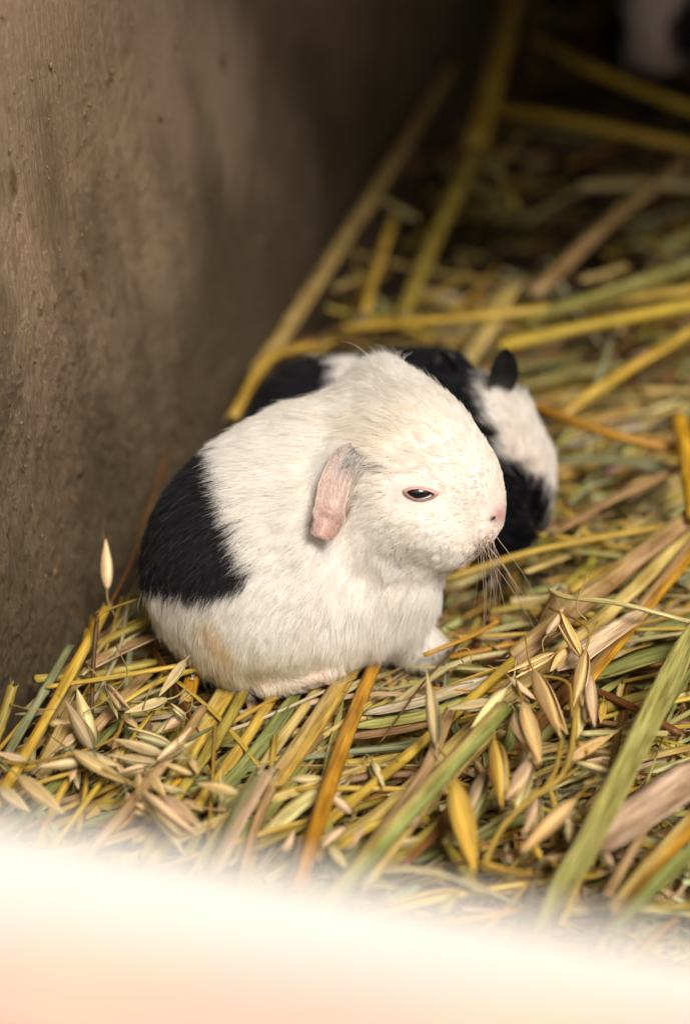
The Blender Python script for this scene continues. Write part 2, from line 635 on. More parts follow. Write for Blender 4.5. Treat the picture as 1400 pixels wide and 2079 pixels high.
def hash_noise(P, s, seed):
    """smooth pseudo noise, sum of random sines"""
    r = np.random.default_rng(seed)
    out = np.zeros(len(P))
    for i in range(7):
        k = r.normal(size=3); k /= np.linalg.norm(k)
        k *= s * (0.6 + 1.2 * r.random())
        out += np.sin(P @ k * 2 * math.pi + r.random() * 6.28)
    return out / 3.0


def grow_fur(name, f, V, F, parent, n, length, flow, colour, skip, radius=0.00006, lift=0.45, seed=3, pts=5, zmin=-0.003):
    """length/colour/skip take (pixel x, pixel y, points); flow: list of (px,py,dx,dy,sigma,lift)"""
    r = np.random.default_rng(seed)
    T = np.concatenate([F[:, [0, 1, 2]], F[:, [0, 2, 3]]])
    A, B, C = V[T[:, 0]], V[T[:, 1]], V[T[:, 2]]
    ar = np.linalg.norm(np.cross(B - A, C - A), axis=1)
    k = r.choice(len(T), n, p=ar / ar.sum())
    u, v = r.random(n), r.random(n)
    m = u + v > 1; u[m] = 1 - u[m]; v[m] = 1 - v[m]
    P = A[k] + u[:, None] * (B[k] - A[k]) + v[:, None] * (C[k] - A[k])
    Nn = grad(f, P)
    qx, qy = topx(P)
    keep = ~skip(qx, qy, P, Nn, r) & (P[:, 2] > zmin)
    P, Nn, qx, qy = P[keep], Nn[keep], qx[keep], qy[keep]
    n = len(P)
    Wt = np.zeros((n, len(flow))); D = np.zeros((n, 3)); LF = np.zeros(n)
    for i, (fx, fy, dx, dy, sg, lf) in enumerate(flow):
        Wt[:, i] = np.exp(-((qx - fx) ** 2 + (qy - fy) ** 2) / (2 * sg * sg)) + 1e-9
    Wt /= Wt.sum(1, keepdims=True)
    for i, (fx, fy, dx, dy, sg, lf) in enumerate(flow):
        d3 = np.array([dx, -dy * SP, -dy * CP]); d3 /= np.linalg.norm(d3)
        D += Wt[:, i:i + 1] * d3; LF += Wt[:, i] * lf
    nz = np.stack([hash_noise(P, 130, seed + j) for j in range(3)], 1)
    nz2 = np.stack([hash_noise(P, 420, seed + 10 + j) for j in range(3)], 1)
    D = D + 0.14 * nz + 0.12 * nz2 + r.normal(size=(n, 3)) * 0.10
    D -= (D * Nn).sum(1, keepdims=True) * Nn
    D /= np.maximum(np.linalg.norm(D, axis=1, keepdims=True), 1e-6)
    L = length(qx, qy, P) * (0.7 + 0.5 * r.random(n))
    stray = r.random(n) < 0.008
    L = np.where(stray, L * 1.35, L)
    lf = LF * np.where(stray, 1.5, 1.0) * (0.75 + 0.5 * r.random(n)) * lift / 0.45
    s = np.linspace(0, 1, pts)
    pos = P[:, None, :] - 0.0003 * Nn[:, None, :] + L[:, None, None] * (
        D[:, None, :] * s[None, :, None] * (1 - 0.15 * lf[:, None, None]) + Nn[:, None, :] * (lf[:, None, None] * (s - 0.45 * s * s)[None, :, None]))
    # strands gather towards their lock's tip
    from mathutils.kdtree import KDTree
    nk = max(50, n // 22)
    gi = r.choice(n, nk, replace=False)
    kd = KDTree(nk)
    for i, g in enumerate(gi): kd.insert(P[g], i)
    kd.balance()
    own = np.fromiter((kd.find(p)[1] for p in P), int, n)
    gtip = pos[gi][own]
    cl = (0.2 + 0.35 * r.random(nk))[own]
    pos += (gtip - pos) * (cl[:, None, None] * (s ** 1.6)[None, :, None]) * np.array([0, 1, 1, 1, 1])[None, :, None]
    lk = (r.normal(size=nk) * 0.06)[own] * L
    pos += Nn[:, None, :] * (np.abs(lk))[:, None, None] * (s ** 1.5)[None, :, None]
    side = np.cross(Nn, D)
    pos += side[:, None, :] * (r.normal(size=n) * 0.10 * L)[:, None, None] * (s ** 2)[None, :, None]
    rad = (radius * (0.75 + 0.5 * r.random(n)) * np.clip(2.1 - L / 0.0045, 1.0, 1.7))[:, None] * np.array([1.0, 0.95, 0.8, 0.5, 0.08][:pts])[None, :]
    col = colour(qx, qy, P, r)
    col = np.clip(col * (1 + 0.055 * r.normal(size=nk))[own][:, None], 0.003, 0.955)
    hc = bpy.data.hair_curves.new(name)
    hc.add_curves([pts] * n)
    hc.points.foreach_set('position', pos.astype(np.float32).ravel())
    ra = hc.attributes.get('radius') or hc.attributes.new('radius', 'FLOAT', 'POINT')
    ra.data.foreach_set('value', rad.astype(np.float32).ravel())
    ca = hc.attributes.new('fcol', 'FLOAT_COLOR', 'CURVE')
    c4 = np.ones((n, 4), np.float32); c4[:, :3] = col
    ca.data.foreach_set('color', c4.ravel())
    hc.materials.append(M_FUR)
    o = bpy.data.objects.new(name, hc)
    COL.objects.link(o)
    o.parent = parent
    o.location = -parent.location
    return o


def seg_dist(qx, qy, pts):
    """distance to a polyline in photo pixels"""
    d = np.full(len(qx), 1e9)
    for (ax, ay), (bx, by) in zip(pts[:-1], pts[1:]):
        vx, vy = bx - ax, by - ay
        t = np.clip(((qx - ax) * vx + (qy - ay) * vy) / (vx * vx + vy * vy), 0, 1)
        d = np.minimum(d, np.hypot(qx - ax - t * vx, qy - ay - t * vy))
    return d


def inside(qx, qy, poly):
    c = np.zeros(len(qx), bool)
    n = len(poly)
    for i in range(n):
        x0, y0 = poly[i]; x1, y1 = poly[(i + 1) % n]
        cond = (y0 > qy) != (y1 > qy)
        xi = (x1 - x0) * (qy - y0) / ((y1 - y0) if y1 != y0 else 1e-9) + x0
        c ^= cond & (qx < xi)
    return c


def uv_sphere(c, r, nseg=24, nr=16, R=None):
    V, F = [], []
    for i in range(nr + 1):
        th = math.pi * i / nr
        for j in range(nseg):
            ph = 2 * math.pi * j / nseg
            v = Vector((r[0] * math.sin(th) * math.cos(ph), r[1] * math.sin(th) * math.sin(ph), r[2] * math.cos(th)))
            if R is not None: v = R @ v
            V.append(Vector(c) + v)
    for i in range(nr):
        for j in range(nseg):
            k = (j + 1) % nseg
            F.append((i * nseg + j, (i + 1) * nseg + j, (i + 1) * nseg + k, i * nseg + k))
    return V, F


CREAM = np.array([0.93, 0.865, 0.79])
BLACK = np.array([0.006, 0.006, 0.008])


def E(px, py, y, rx, ry, rz, rot=0.0, yaw=0.0):
    return ell(aty(px, py, y), (rx * U, ry * U, rz * U), math.radians(rot), math.radians(yaw))


def body_object(parent, V, F, cols):
    me = mesh('body', V, F, cols)
    return link('body', me, M_SKIN, parent)


def claw(parent, p, d, ln, r=0.00035):
    d = Vector(d).normalized()
    path = [Vector(p) + d * ln * t + Vector((0, 0, -1)) * ln * 0.5 * t * t for t in (0, 0.33, 0.66, 1)]
    V_, F_, C_, T_ = sweep(path, ring(6), lambda u: 2 * r * (1 - 0.8 * u), lambda u: 2 * r * (1 - 0.8 * u), (0.5, 0.38, 0.3))
    return link('claw', mesh('claw', V_, F_, C_, T_), M_CLAW, parent)


# ------------------------------------------------------------------ white guinea pig
def white_pig():
    t = empty('guinea_pig', at(600, 1360, 0), 'white guinea pig with a black patch on its rump, sitting in the straw', 'guinea pig', 'guinea pigs in the pen')
    body = [
        E(503, 1150, -0.014, 198, 205, 218),
        E(590, 1065, -0.004, 200, 212, 212),
        E(700, 1005, 0.004, 185, 198, 203),
        E(790, 875, 0.008, 105, 120, 118, 20),
        E(720, 1185, -0.006, 145, 180, 125),
        E(775, 1120, -0.006, 88, 125, 150),
        E(560, 1255, -0.026, 150, 120, 130),
        E(580, 1325, -0.026, 115, 80, 66),
    ]
    head = [
        E(805, 985, -0.010, 135, 122, 140),
        E(850, 902, -0.004, 95, 98, 105, 35),
        E(905, 970, -0.011, 88, 86, 92, 25),
        E(955, 1015, -0.014, 56, 58, 78, 0),
        E(840, 1085, -0.012, 100, 90, 85, 0),
        E(810, 1160, -0.010, 62, 80, 80, 0),
    ]
    feat = [
        E(968, 1062, -0.019, 40, 44, 42, -20),
        E(915, 1088, -0.018, 60, 58, 50, -15),
        E(990, 1035, -0.016, 25, 30, 34, 0),
        E(850, 1055, -0.020, 80, 62, 66, 0),
    ]
    fa = at(826, 1316, 0.002); sh = aty(795, 1190, -0.018)
    fb = at(852, 1290, 0.002); sh2 = aty(815, 1190, 0.012)
    hf0, hf1 = at(545, 1384, 0.006), at(656, 1364, 0.0090)
    legs = [
        cap(sh, fa, 50 * U, 22 * U), cap(fa, at(838, 1323, 0.001), 19 * U, 15 * U),
        cap(sh2, fb, 38 * U, 14 * U), cap(fb, at(874, 1306, 0.001), 12 * U, 8 * U),
        cap(hf0, hf1, 27 * U, 20 * U),
    ]
    toes = []
    tc = []
    for dx, dy, z in ((32, -14, 0.0105), (38, -5, 0.0085), (30, 5, 0.0065)):
        q = at(650 + dx, 1364 + dy, z); toes.append(cap(hf1, q, 17 * U, 9 * U)); tc.append((q, (1, 0.3, 0.0)))
    for dx, dy in ((20, -6), (24, 2), (16, 9)):
        q = at(838 + dx - 6, 1322 + dy, 0.001); toes.append(cap(at(838, 1322, 0.001), q, 11 * U, 6 * U)); tc.append((q, (1, -0.2, -0.2)))
    f = make_sdf([(body, 0.010), (head, 0.009), (feat, 0.0045), (legs[:4], 0.006), (legs[4:], 0.0025), (toes, 0.0015)])
    V, F = isomesh(f, (-0.075, -0.07, -0.02), (0.06, 0.06, 0.095), 0.0013)
    qx, qy = topx(V)
    skin = np.tile(np.array([0.84, 0.74, 0.66]), (len(V), 1))
    nose = np.exp(-(((qx - 1014) / 14) ** 2 + ((qy - 1044) / 17) ** 2))
    skin = skin * (1 - nose[:, None]) + np.array([0.55, 0.28, 0.25]) * nose[:, None]
    nostril = np.exp(-(((qx - 1000) / 9) ** 2 + ((qy - 1055) / 6) ** 2))
    skin = skin * (1 - nostril[:, None]) + np.array([0.10, 0.035, 0.03]) * nostril[:, None]
    patch_poly = [(200, 900), (420, 820), (452, 890), (462, 960), (470, 1010), (492, 1075), (505, 1110), (528, 1155), (480, 1180), (420, 1190), (360, 1180), (300, 1162), (200, 1150)]
    isb = inside(qx, qy, patch_poly)
    skin[isb] = (0.03, 0.03, 0.03)
    def on_foot(P):
        return (sdf_one(cap(hf0.lerp(hf1, 0.35), hf1, 22 * U, 19 * U), P) < 0.0007) | (np.min([sdf_one(q, P) for q in toes], axis=0) < 0.0006)
    foot = on_foot(V)
    skin[foot] = (0.60, 0.42, 0.37)
    body_object(t, V, F, skin)

    eye_c, eye_n = hit(f, 850, 999)
    ear_poly = [(742, 905), (705, 900), (672, 925), (655, 985), (640, 1050), (640, 1080), (668, 1060), (690, 1020), (712, 975)]

    def length(x, y, P):
        dn = np.hypot(x - 1010, y - 1040)
        L = np.clip(0.0010 + dn * 0.000017, 0.0010, 0.0066)
        L = np.where((x < 640), 0.0078, L)
        L = np.where(y > 1180, 0.0080, L)
        L = np.where((y > 1300) & (x > 480), 0.0080 - 0.0045 * np.clip((y - 1300) / 60, 0, 1), L)
        tuft = np.exp(-((x - 790) ** 2 + (y - 750) ** 2) / (2 * 35 ** 2))
        L = L + 0.0030 * tuft
        de = np.hypot((x - 850) / 42, (y - 999) / 26)
        L = np.where(de < 1.6, np.minimum(L, 0.0005 + 0.0022 * np.clip(de - 0.7, 0, 1)), L)
        return np.where(on_foot(P), 0.0021, L)

    def colour(x, y, P, r):
        n = len(x)
        w = hash_noise(P, 60, 5); w2 = hash_noise(P, 300, 6)
        jx = x + r.normal(size=n) * 5 + 5 * w2; jy = y + r.normal(size=n) * 5 + 5 * w2
        b = inside(jx, jy, patch_poly)
        c = CREAM * (1 + 0.07 * w[:, None] + r.normal(size=n)[:, None] * 0.10)
        c = c * (1 + np.array([0.0, -0.02, -0.07]) * np.clip(w2 + r.normal(size=n) * 0.8, 0, 2)[:, None])
        yb = np.exp(-(((x - 800) / 110) ** 2 + ((y - 880) / 70) ** 2)) * 0.22
        st = np.exp(-seg_dist(jx, jy, [(425, 1245), (440, 1275), (465, 1305)]) ** 2 / (2 * 12 ** 2)) * 1.0
        low = np.clip((y - 1250) / 150, 0, 1) * 0.35
        tint = np.clip(yb + st + low, 0, 1)[:, None]
        c = c * (1 - tint) + c * np.array([0.90, 0.72, 0.40]) * tint
        pinkish = (np.exp(-(((x - 1000) / 35) ** 2 + ((y - 1040) / 40) ** 2)) * 0.45)[:, None]
        c = c * (1 - pinkish) + np.array([0.42, 0.27, 0.22]) * pinkish
        freck = np.exp(-seg_dist(x, y, [(985, 985), (992, 1010), (985, 1035), (975, 1045)]) ** 2 / (2 * 12 ** 2))
        dk = (r.random(n) < freck * 0.07)
        c[dk] = (0.25, 0.17, 0.15)
        cleft = np.exp(-seg_dist(x, y, [(1006, 1062), (996, 1082), (986, 1106), (960, 1122)]) ** 2 / (2 * 3.0 ** 2))
        dk = (r.random(n) < cleft * 0.7)
        c[dk] = (0.38, 0.24, 0.20)
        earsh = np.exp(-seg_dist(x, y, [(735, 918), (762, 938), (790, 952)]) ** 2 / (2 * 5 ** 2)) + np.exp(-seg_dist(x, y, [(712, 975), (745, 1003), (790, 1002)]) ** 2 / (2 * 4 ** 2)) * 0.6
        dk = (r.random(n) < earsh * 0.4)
        c[dk] = (0.12, 0.08, 0.06)  # shade in the furrows by the ear, painted as dark hairs
        bc = BLACK * (1 + r.random(n)[:, None] * 1.5)
        bc[r.random(n) < 0.07] = (0.06, 0.055, 0.05)
        c[b] = bc[b]
        return np.clip(c, 0.004, 0.95)

    def skip(x, y, P, Nn, r):
        de = np.hypot((x - 852) / 31, (y - 1000) / 15)
        no = np.hypot((x - 1015) / 9, (y - 1047) / 13) < 1
        e = (de < 1) & (Nn[:, 1] < 0.2)
        ft = on_foot(P) & (r.random(len(x)) < np.where(x < 590, 0.1, 0.6))
        under = (P[:, 2] < 0.001)
        return e | no | ft | under

    flow = [  # px, py, dx, dy (photo pixels, y down), sigma, lift
        (1010, 1000, -0.5, -1.0, 30, 0.35), (960, 900, -0.75, -0.75, 45, 0.35), (880, 810, -0.7, -0.8, 50, 0.42), (800, 745, -0.05, -1, 35, 0.95),
        (860, 900, -1, -0.35, 50, 0.3), (940, 960, -1, -0.1, 45, 0.3), (930, 1040, -1, 0.35, 45, 0.3), (970, 1090, -0.7, 1.0, 35, 0.4),
        (880, 1090, -0.7, 0.8, 45, 0.42), (910, 1140, -0.3, 1.0, 40, 0.55), (800, 1040, -1, 0.5, 50, 0.35), (800, 960, -1, 0.1, 40, 0.3),
        (840, 1190, -0.25, 1, 60, 0.5), (760, 1250, -0.1, 1, 70, 0.45), (740, 1130, -0.5, 0.9, 60, 0.4), (700, 860, -1, -0.05, 60, 0.38),
        (620, 830, -1, 0.2, 60, 0.38), (600, 950, -1, 0.3, 60, 0.35), (590, 1060, -0.95, 0.4, 60, 0.35), (620, 1160, -0.85, 0.6, 60, 0.35),
        (500, 900, -1, 0.25, 55, 0.38), (480, 1000, -0.9, 0.45, 55, 0.38), (430, 1080, -0.75, 0.75, 55, 0.35), (350, 1050, -0.6, 0.9, 60, 0.35),
        (350, 1180, -0.4, 1, 60, 0.35), (480, 1180, -0.55, 1, 60, 0.35), (560, 1260, -0.5, 0.9, 70, 0.35), (420, 1300, -0.2, 1, 70, 0.35),
        (620, 1340, 0.1, 1, 60, 0.35), (500, 1390, 0.2, 1, 60, 0.3), (620, 1385, 1, -0.2, 35, 0.25), (860, 1300, 0.3, 1, 35, 0.3),
    ]
    grow_fur('fur', f, V, F, t, 190000, length, flow, colour, skip, radius=0.000056, seed=3)

    # eye with lids
    zax = eye_n
    xax = (Vector((1, 0, 0.04)) - zax * zax.dot(Vector((1, 0, 0.04)))).normalized()
    yax = zax.cross(xax)
    from mathutils import Matrix
    R = Matrix((xax, yax, zax)).transposed()
    Vv, Ff = uv_sphere(eye_c - zax * 0.0012 - yax * 0.0002, (0.0037, 0.0019, 0.0021), 28, 18, R)
    eye = link('eye', mesh('eye', Vv, Ff), M_EYE, t)
    # lid ring: almond opening, upper lid heavier
    Vv, Ff, Cc = [], [], []
    ns, nt = 40, 10
    for i in range(ns):
        a = 2 * math.pi * i / ns
        ca, sa = math.cos(a), math.sin(a)
        for j in range(nt):
            u = j / (nt - 1)
            ox = (22 + 13 * u) * ca * (1 + 0.20 * (ca > 0) * abs(ca))
            top = 6.5 if sa > 0 else 11
            oy = (top + 8 * u) * sa * (1 - 0.25 * ca * ca) - 1.0 - 3.5 * ca
            hgt = 0.0008 * math.sin(math.pi * min(1, u * 1.1)) ** 0.8 + 0.0007 - 0.0016 * u
            Vv.append(eye_c + xax * ox * U + yax * oy * U + zax * hgt)
            k = 0.75 + 0.25 * math.sin(math.pi * u)
            Cc.append((0.55 * k, 0.34 * k, 0.30 * k) if u > 0.12 else (0.10, 0.04, 0.04))
    for i in range(ns):
        k = (i + 1) % ns
        for j in range(nt - 1):
            Ff.append((i * nt + j, k * nt + j, k * nt + j + 1, i * nt + j + 1))
    link('eyelid', mesh('eyelid', Vv, Ff, Cc), M_SKIN, t)

    # drooping ear: curled sheet with a rolled-up tip
    spine = [(722, 912), (703, 938), (686, 975), (670, 1015), (651, 1055), (633, 1090)]
    half = [17, 28, 29, 30, 31, 22]
    offs = [0.0004, 0.0016, 0.0027, 0.0036, 0.0044, 0.0050]
    ctr = []
    for (x, y), of in zip(spine, offs):
        p, nn = hit(f, x, y)
        ctr.append(p + nn * of + Vector((0, -1, 0.3)) * 0.0008)
    nu, nv = 26, 17
    cpts = catmull(ctr, nu)
    Vv, Ff, Cc = [], [], []
    nrm0 = Vector((0.15, -0.85, 0.45)).normalized()
    for side in (0, 1):
        for i in range(nu):
            u = i / (nu - 1)
            tt = (cpts[min(i + 1, nu - 1)] - cpts[max(i - 1, 0)]).normalized()
            sx = tt.cross(nrm0).normalized()
            if sx.x < 0: sx = -sx
            nn = sx.cross(tt).normalized()
            if nn.dot(nrm0) < 0: nn = -nn
            hw = np.interp(u * 5, range(6), half) * U * (1 + 0.03 * math.sin(u * 17) + 0.015 * math.sin(u * 41))
            roll = 0.75 + 1.35 * max(0, (u - 0.66) / 0.34) ** 1.2
            for j in range(nv):
                v = -1 + 2 * j / (nv - 1)
                an = v * roll
                x = hw * math.sin(an) / max(math.sin(min(roll, 1.57)), 0.3)
                d = hw * 0.95 * (1 - math.cos(an))
                rim = 0.0005 * (abs(v) > 0.85)
                wav = 0.0002 * math.sin(6 * u + 3 * v) + 0.0013 * math.exp(-((u - 0.72 - 0.04 * v) / 0.035) ** 2) + 0.0006 * math.exp(-((v - 0.25) / 0.2) ** 2) * math.sin(math.pi * min(1, u / 0.7)) * (u < 0.7)
                p = cpts[i] + sx * x + nn * (d + rim + wav - (0.00055 if side else 0))
                Vv.append(p)
                vein = 0.5 + 0.5 * math.sin(v * 9 + 4 * u)
                base = Vector((0.38, 0.245, 0.205)).lerp(Vector((0.52, 0.40, 0.33)), abs(v))
                base = base.lerp(Vector((0.34, 0.12, 0.10)), 0.14 * vein * (0.25 + 0.75 * u) + 0.22 * (0.76 < u < 0.97) * (abs(v) < 0.8))
                if u < 0.40: base = base.lerp(Vector((0.05, 0.05, 0.045)), min(1, 1.9 * (1 - u / 0.40)) * (0.45 + 0.55 * (v > -0.2)))
                Cc.append(tuple(base))
    o2 = nu * nv
    for i in range(nu - 1):
        for j in range(nv - 1):
            a = i * nv + j
            Ff.append((a, a + 1, a + nv + 1, a + nv))
            Ff.append((o2 + a, o2 + a + nv, o2 + a + nv + 1, o2 + a + 1))
    bord = [j for j in range(nv)] + [i * nv + nv - 1 for i in range(1, nu)] + [(nu - 1) * nv + j for j in range(nv - 2, -1, -1)] + [i * nv for i in range(nu - 2, 0, -1)]
    for a, b in zip(bord, bord[1:] + bord[:1]):
        Ff.append((a, a + o2, b + o2, b))
    link('ear', mesh('ear', Vv, Ff, Cc), M_SKIN, t)
    # short fuzz on the ear, long strands falling over its front edge and its upper rim
    er = np.random.default_rng(77)
    VA = np.array([tuple(v) for v in Vv[:nu * nv]]).reshape(nu, nv, 3)
    nh = 1500
    ui, vj = er.random(nh) * (nu - 1.01), er.random(nh) * (nv - 1.01)
    i0, j0 = ui.astype(int), vj.astype(int)
    du = VA[np.minimum(i0 + 1, nu - 1), j0] - VA[i0, j0]; dv = VA[i0, np.minimum(j0 + 1, nv - 1)] - VA[i0, j0]
    root = VA[i0, j0] + du * (ui - i0)[:, None] + dv * (vj - j0)[:, None]
    dirn = du / np.maximum(np.linalg.norm(du, axis=1, keepdims=True), 1e-9)
    nn_ = np.array(nrm0)
    ln = 0.0011 * (0.5 + er.random(nh)) * (1.6 - ui / nu)
    dirn = dirn + er.normal(size=(nh, 3)) * 0.25
    ss = np.linspace(0, 1, 5)
    pe = root[:, None, :] + ln[:, None, None] * (dirn[:, None, :] * ss[None, :, None] + nn_[None, None, :] * (0.35 * ss)[None, :, None])
    re_ = 0.00003 * np.ones((nh, 1)) * np.array([1, .9, .8, .5, .1])[None, :]
    ce = np.tile(CREAM * 0.95, (nh, 1))
    # strands
    edge = [(738, 922), (722, 945), (712, 975), (706, 1010), (700, 1045)]
    up_ = [(700, 900), (680, 915), (664, 940), (655, 975), (648, 1010), (640, 1040)]
    PL, RL, CL = [], [], []
    for k in range(1000):
        if k < 420:
            t_ = er.random() * 4; a_ = int(min(t_, 3.99)); f_ = t_ - a_
            x_ = edge[a_][0] * (1 - f_) + edge[a_ + 1][0] * f_ + er.normal() * 7 + 9; y_ = edge[a_][1] * (1 - f_) + edge[a_ + 1][1] * f_ + er.normal() * 5
            dd = np.array([-0.55 + er.normal() * 0.15, 0.9]); L_ = 0.0052 * (0.6 + 0.6 * er.random()); out = 0.42
        else:
            t_ = er.random() * 5; a_ = int(min(t_, 4.99)); f_ = t_ - a_
            x_ = up_[a_][0] * (1 - f_) + up_[a_ + 1][0] * f_ + er.normal() * 9; y_ = up_[a_][1] * (1 - f_) + up_[a_ + 1][1] * f_ + er.normal() * 5 - 12
            dd = np.array([-0.25 + er.normal() * 0.25, 0.95]); L_ = 0.0056 * (0.6 + 0.6 * er.random()); out = 0.62
        p_, n_ = hit(f, x_, y_)
        p_, n_ = np.array(p_), np.array(n_)
        d3 = np.array([dd[0], -dd[1] * SP, -dd[1] * CP]); d3 -= d3 @ n_ * n_; d3 /= np.linalg.norm(d3)
        PL.append([p_ + L_ * (d3 * q + n_ * (out * (q - 0.35 * q * q))) for q in ss])
        RL.append(np.array([1, .95, .8, .5, .1]) * 0.00005)
        CL.append(CREAM * (0.85 + 0.15 * er.random()) if (k >= 420 or er.random() > 0.4) else np.array([0.25, 0.16, 0.11]))
    pe = np.concatenate([pe, np.array(PL)]); re_ = np.concatenate([re_, np.array(RL)]); ce = np.concatenate([ce, np.array(CL)])
    hc = bpy.data.hair_curves.new('ear_fur')
    hc.add_curves([5] * len(pe))
    hc.points.foreach_set('position', pe.astype(np.float32).ravel())
    ra = hc.attributes.get('radius') or hc.attributes.new('radius', 'FLOAT', 'POINT')
    ra.data.foreach_set('value', re_.astype(np.float32).ravel())
    ca_ = hc.attributes.new('fcol', 'FLOAT_COLOR', 'CURVE')
    c4 = np.ones((len(pe), 4), np.float32); c4[:, :3] = ce
    ca_.data.foreach_set('color', c4.ravel())
    hc.materials.append(M_FUR)
    eo = bpy.data.objects.new('ear_fur', hc); COL.objects.link(eo); eo.parent = t; eo.location = -t.location
    # nostril
    pn, nn2 = hit(f, 1001, 1052)
    qt = Vector(nn2).to_track_quat('Z', 'Y').to_matrix()
    Vn, Fn = uv_sphere(pn - nn2 * 0.0004, (0.0011, 0.00055, 0.0006), 12, 8, qt)
    link('nostril', mesh('nostril', Vn, Fn, [(0.05, 0.015, 0.015)] * len(Vn)), M_SKIN, t)
    # whiskers
    wr = random.Random(5)
    for i in range(20):
        sx_, sy_ = 968 + wr.random() * 34, 1078 + wr.random() * 36
        p, nn = hit(f, sx_, sy_)
        ln = 0.017 + 0.018 * wr.random()
        ex = sx_ + (wr.random() * 0.75 - 0.12) * 150 * ln / 0.02
        ey = sy_ + 150 * ln / 0.02
        q = aty(ex, ey, p.y - 0.006 + 0.014 * wr.random())
        mid = p.lerp(q, 0.5) + Vector((0.0012, -0.001, 0.0012))
        path = catmull([p, mid, q], 8)
        V_, F_, C_, T_ = sweep(path, ring(4), lambda u: 0.00020 * (1 - 0.75 * u), lambda u: 0.00020 * (1 - 0.75 * u), (0.85, 0.8, 0.7))
        link('whisker', mesh('whisker', V_, F_, C_, T_), M_CLAW, t)
    for q, d in tc: claw(t, q, d, 0.0026)
    return f


PIG1 = white_pig()


# ------------------------------------------------------------------ black and white guinea pig behind
def dark_pig():
    t = empty('guinea_pig', at(820, 1000, 0), 'black guinea pig with a white blaze down its face, crouching behind the white one', 'guinea pig', 'guinea pigs in the pen')
    Y = 0.062
    body = [
        E(655, 912, Y, 168, 190, 196), E(780, 900, Y - 0.002, 165, 180, 194), E(880, 870, Y - 0.004, 140, 150, 165),
    ]
    head = [
        E(930, 1040, Y - 0.012, 95, 90, 110),
        E(985, 880, Y - 0.014, 100, 105, 120, 20), E(1040, 950, Y - 0.020, 84, 80, 110, -15), E(1050, 1040, Y - 0.026, 62, 66, 90, 0), E(1000, 1000, Y - 0.020, 90, 85, 95),
    ]
    legs = [cap(aty(900, 960, Y - 0.02), at(930, 1100, 0.002), 45 * U, 24 * U), cap(aty(640, 960, Y - 0.02), at(600, 1050, 0.002), 50 * U, 28 * U)]
    f = make_sdf([(body, 0.009), (head, 0.006), (legs, 0.006)])
    V, F = isomesh(f, (-0.06, 0.0, -0.025), (0.085, 0.11, 0.085), 0.002)
    qx, qy = topx(V)
    white = [(985, 776), (1005, 770), (1050, 800), (1150, 880), (1160, 1000), (1150, 1100), (1078, 1125), (1104, 1070), (1116, 1035), (1104, 995), (1060, 955), (1016, 935), (1020, 895), (1000, 865), (985, 830)]
    band = [(702, 640), (762, 640), (764, 735), (750, 800), (700, 800), (696, 720)]
    skin = np.tile(np.array([0.03, 0.03, 0.03]), (len(V), 1))
    w = inside(qx, qy, white) | inside(qx, qy, band)
    skin[w] = (0.78, 0.68, 0.60)
    body_object(t, V, F, skin)

    def colour(x, y, P, r):
        n = len(x)
        w2 = hash_noise(P, 250, 16)
        jx = x + r.normal(size=n) * 6 + 5 * w2; jy = y + r.normal(size=n) * 6 + 5 * w2
        w_ = inside(jx, jy, white) | inside(jx, jy, band)
        c = CREAM * 0.95 * (1 + r.normal(size=n)[:, None] * 0.08)
        bc = BLACK * (1 + r.random(n)[:, None])
        dk = r.random(n) < 0.06
        c[dk] *= 0.45
        c[~w_] = bc[~w_]
        return np.clip(c, 0.004, 0.92)

    def length(x, y, P): return np.where(x > 960, 0.0058, 0.0065)

    def skip(x, y, P, Nn, r): return P[:, 2] < -0.001
    flow = [(1100, 1050, 0.0, -1, 50, 0.4), (1110, 940, -0.3, -1, 50, 0.45), (1050, 860, -0.7, -0.8, 50, 0.45), (980, 800, -0.7, -0.7, 50, 0.4), (1040, 1050, -0.8, 0.3, 50, 0.35),
            (880, 740, -1, -0.1, 60, 0.5), (850, 720, 0.0, -1, 25, 0.6), (760, 730, -1, 0, 60, 0.35), (640, 750, -1, 0.3, 60, 0.35), (540, 800, -0.6, 0.9, 60, 0.35), (980, 940, -1, -0.2, 50, 0.35)]
    grow_fur('fur', f, V, F, t, 75000, length, flow, colour, skip, radius=0.00008, seed=23)
    # ears: small upright petal shapes
    for (x0, y0, x1, y1, w, dy) in ((1012, 782, 1026, 706, 27, 0.0), (905, 760, 890, 712, 26, -0.012)):
        p, nn = hit(f, x0, y0 + 12) if dy == 0 else (aty(x0, y0, Y - 0.006), Vector((0, -1, 0)))
        q = aty(x1, y1, p.y)
        path = catmull([p, p.lerp(q, 0.5) + Vector((0.0004, -0.0012, 0)), q], 12)
        V_, F_, C_, T_ = sweep(path, LEAF, lambda u, w=w: 2 * w * U * 1.12 * (0.72 + 0.28 * math.sin(math.pi * u)) * (1 - max(0, (u - 0.55) / 0.46) ** 2.2) ** 0.5, lambda u: 0.0030, (0.004, 0.004, 0.005), up=Vector((0, -1, 0.2)))
        link('ear', mesh('ear', V_, F_, C_, T_), M_SKIN, t)
    ec, en = hit(f, 1050, 1012)
    Vv, Ff = uv_sphere(ec - en * 0.0019, (0.0018, 0.0018, 0.0018), 20, 12)
    link('eye', mesh('eye', Vv, Ff), M_EYE, t)


dark_pig()


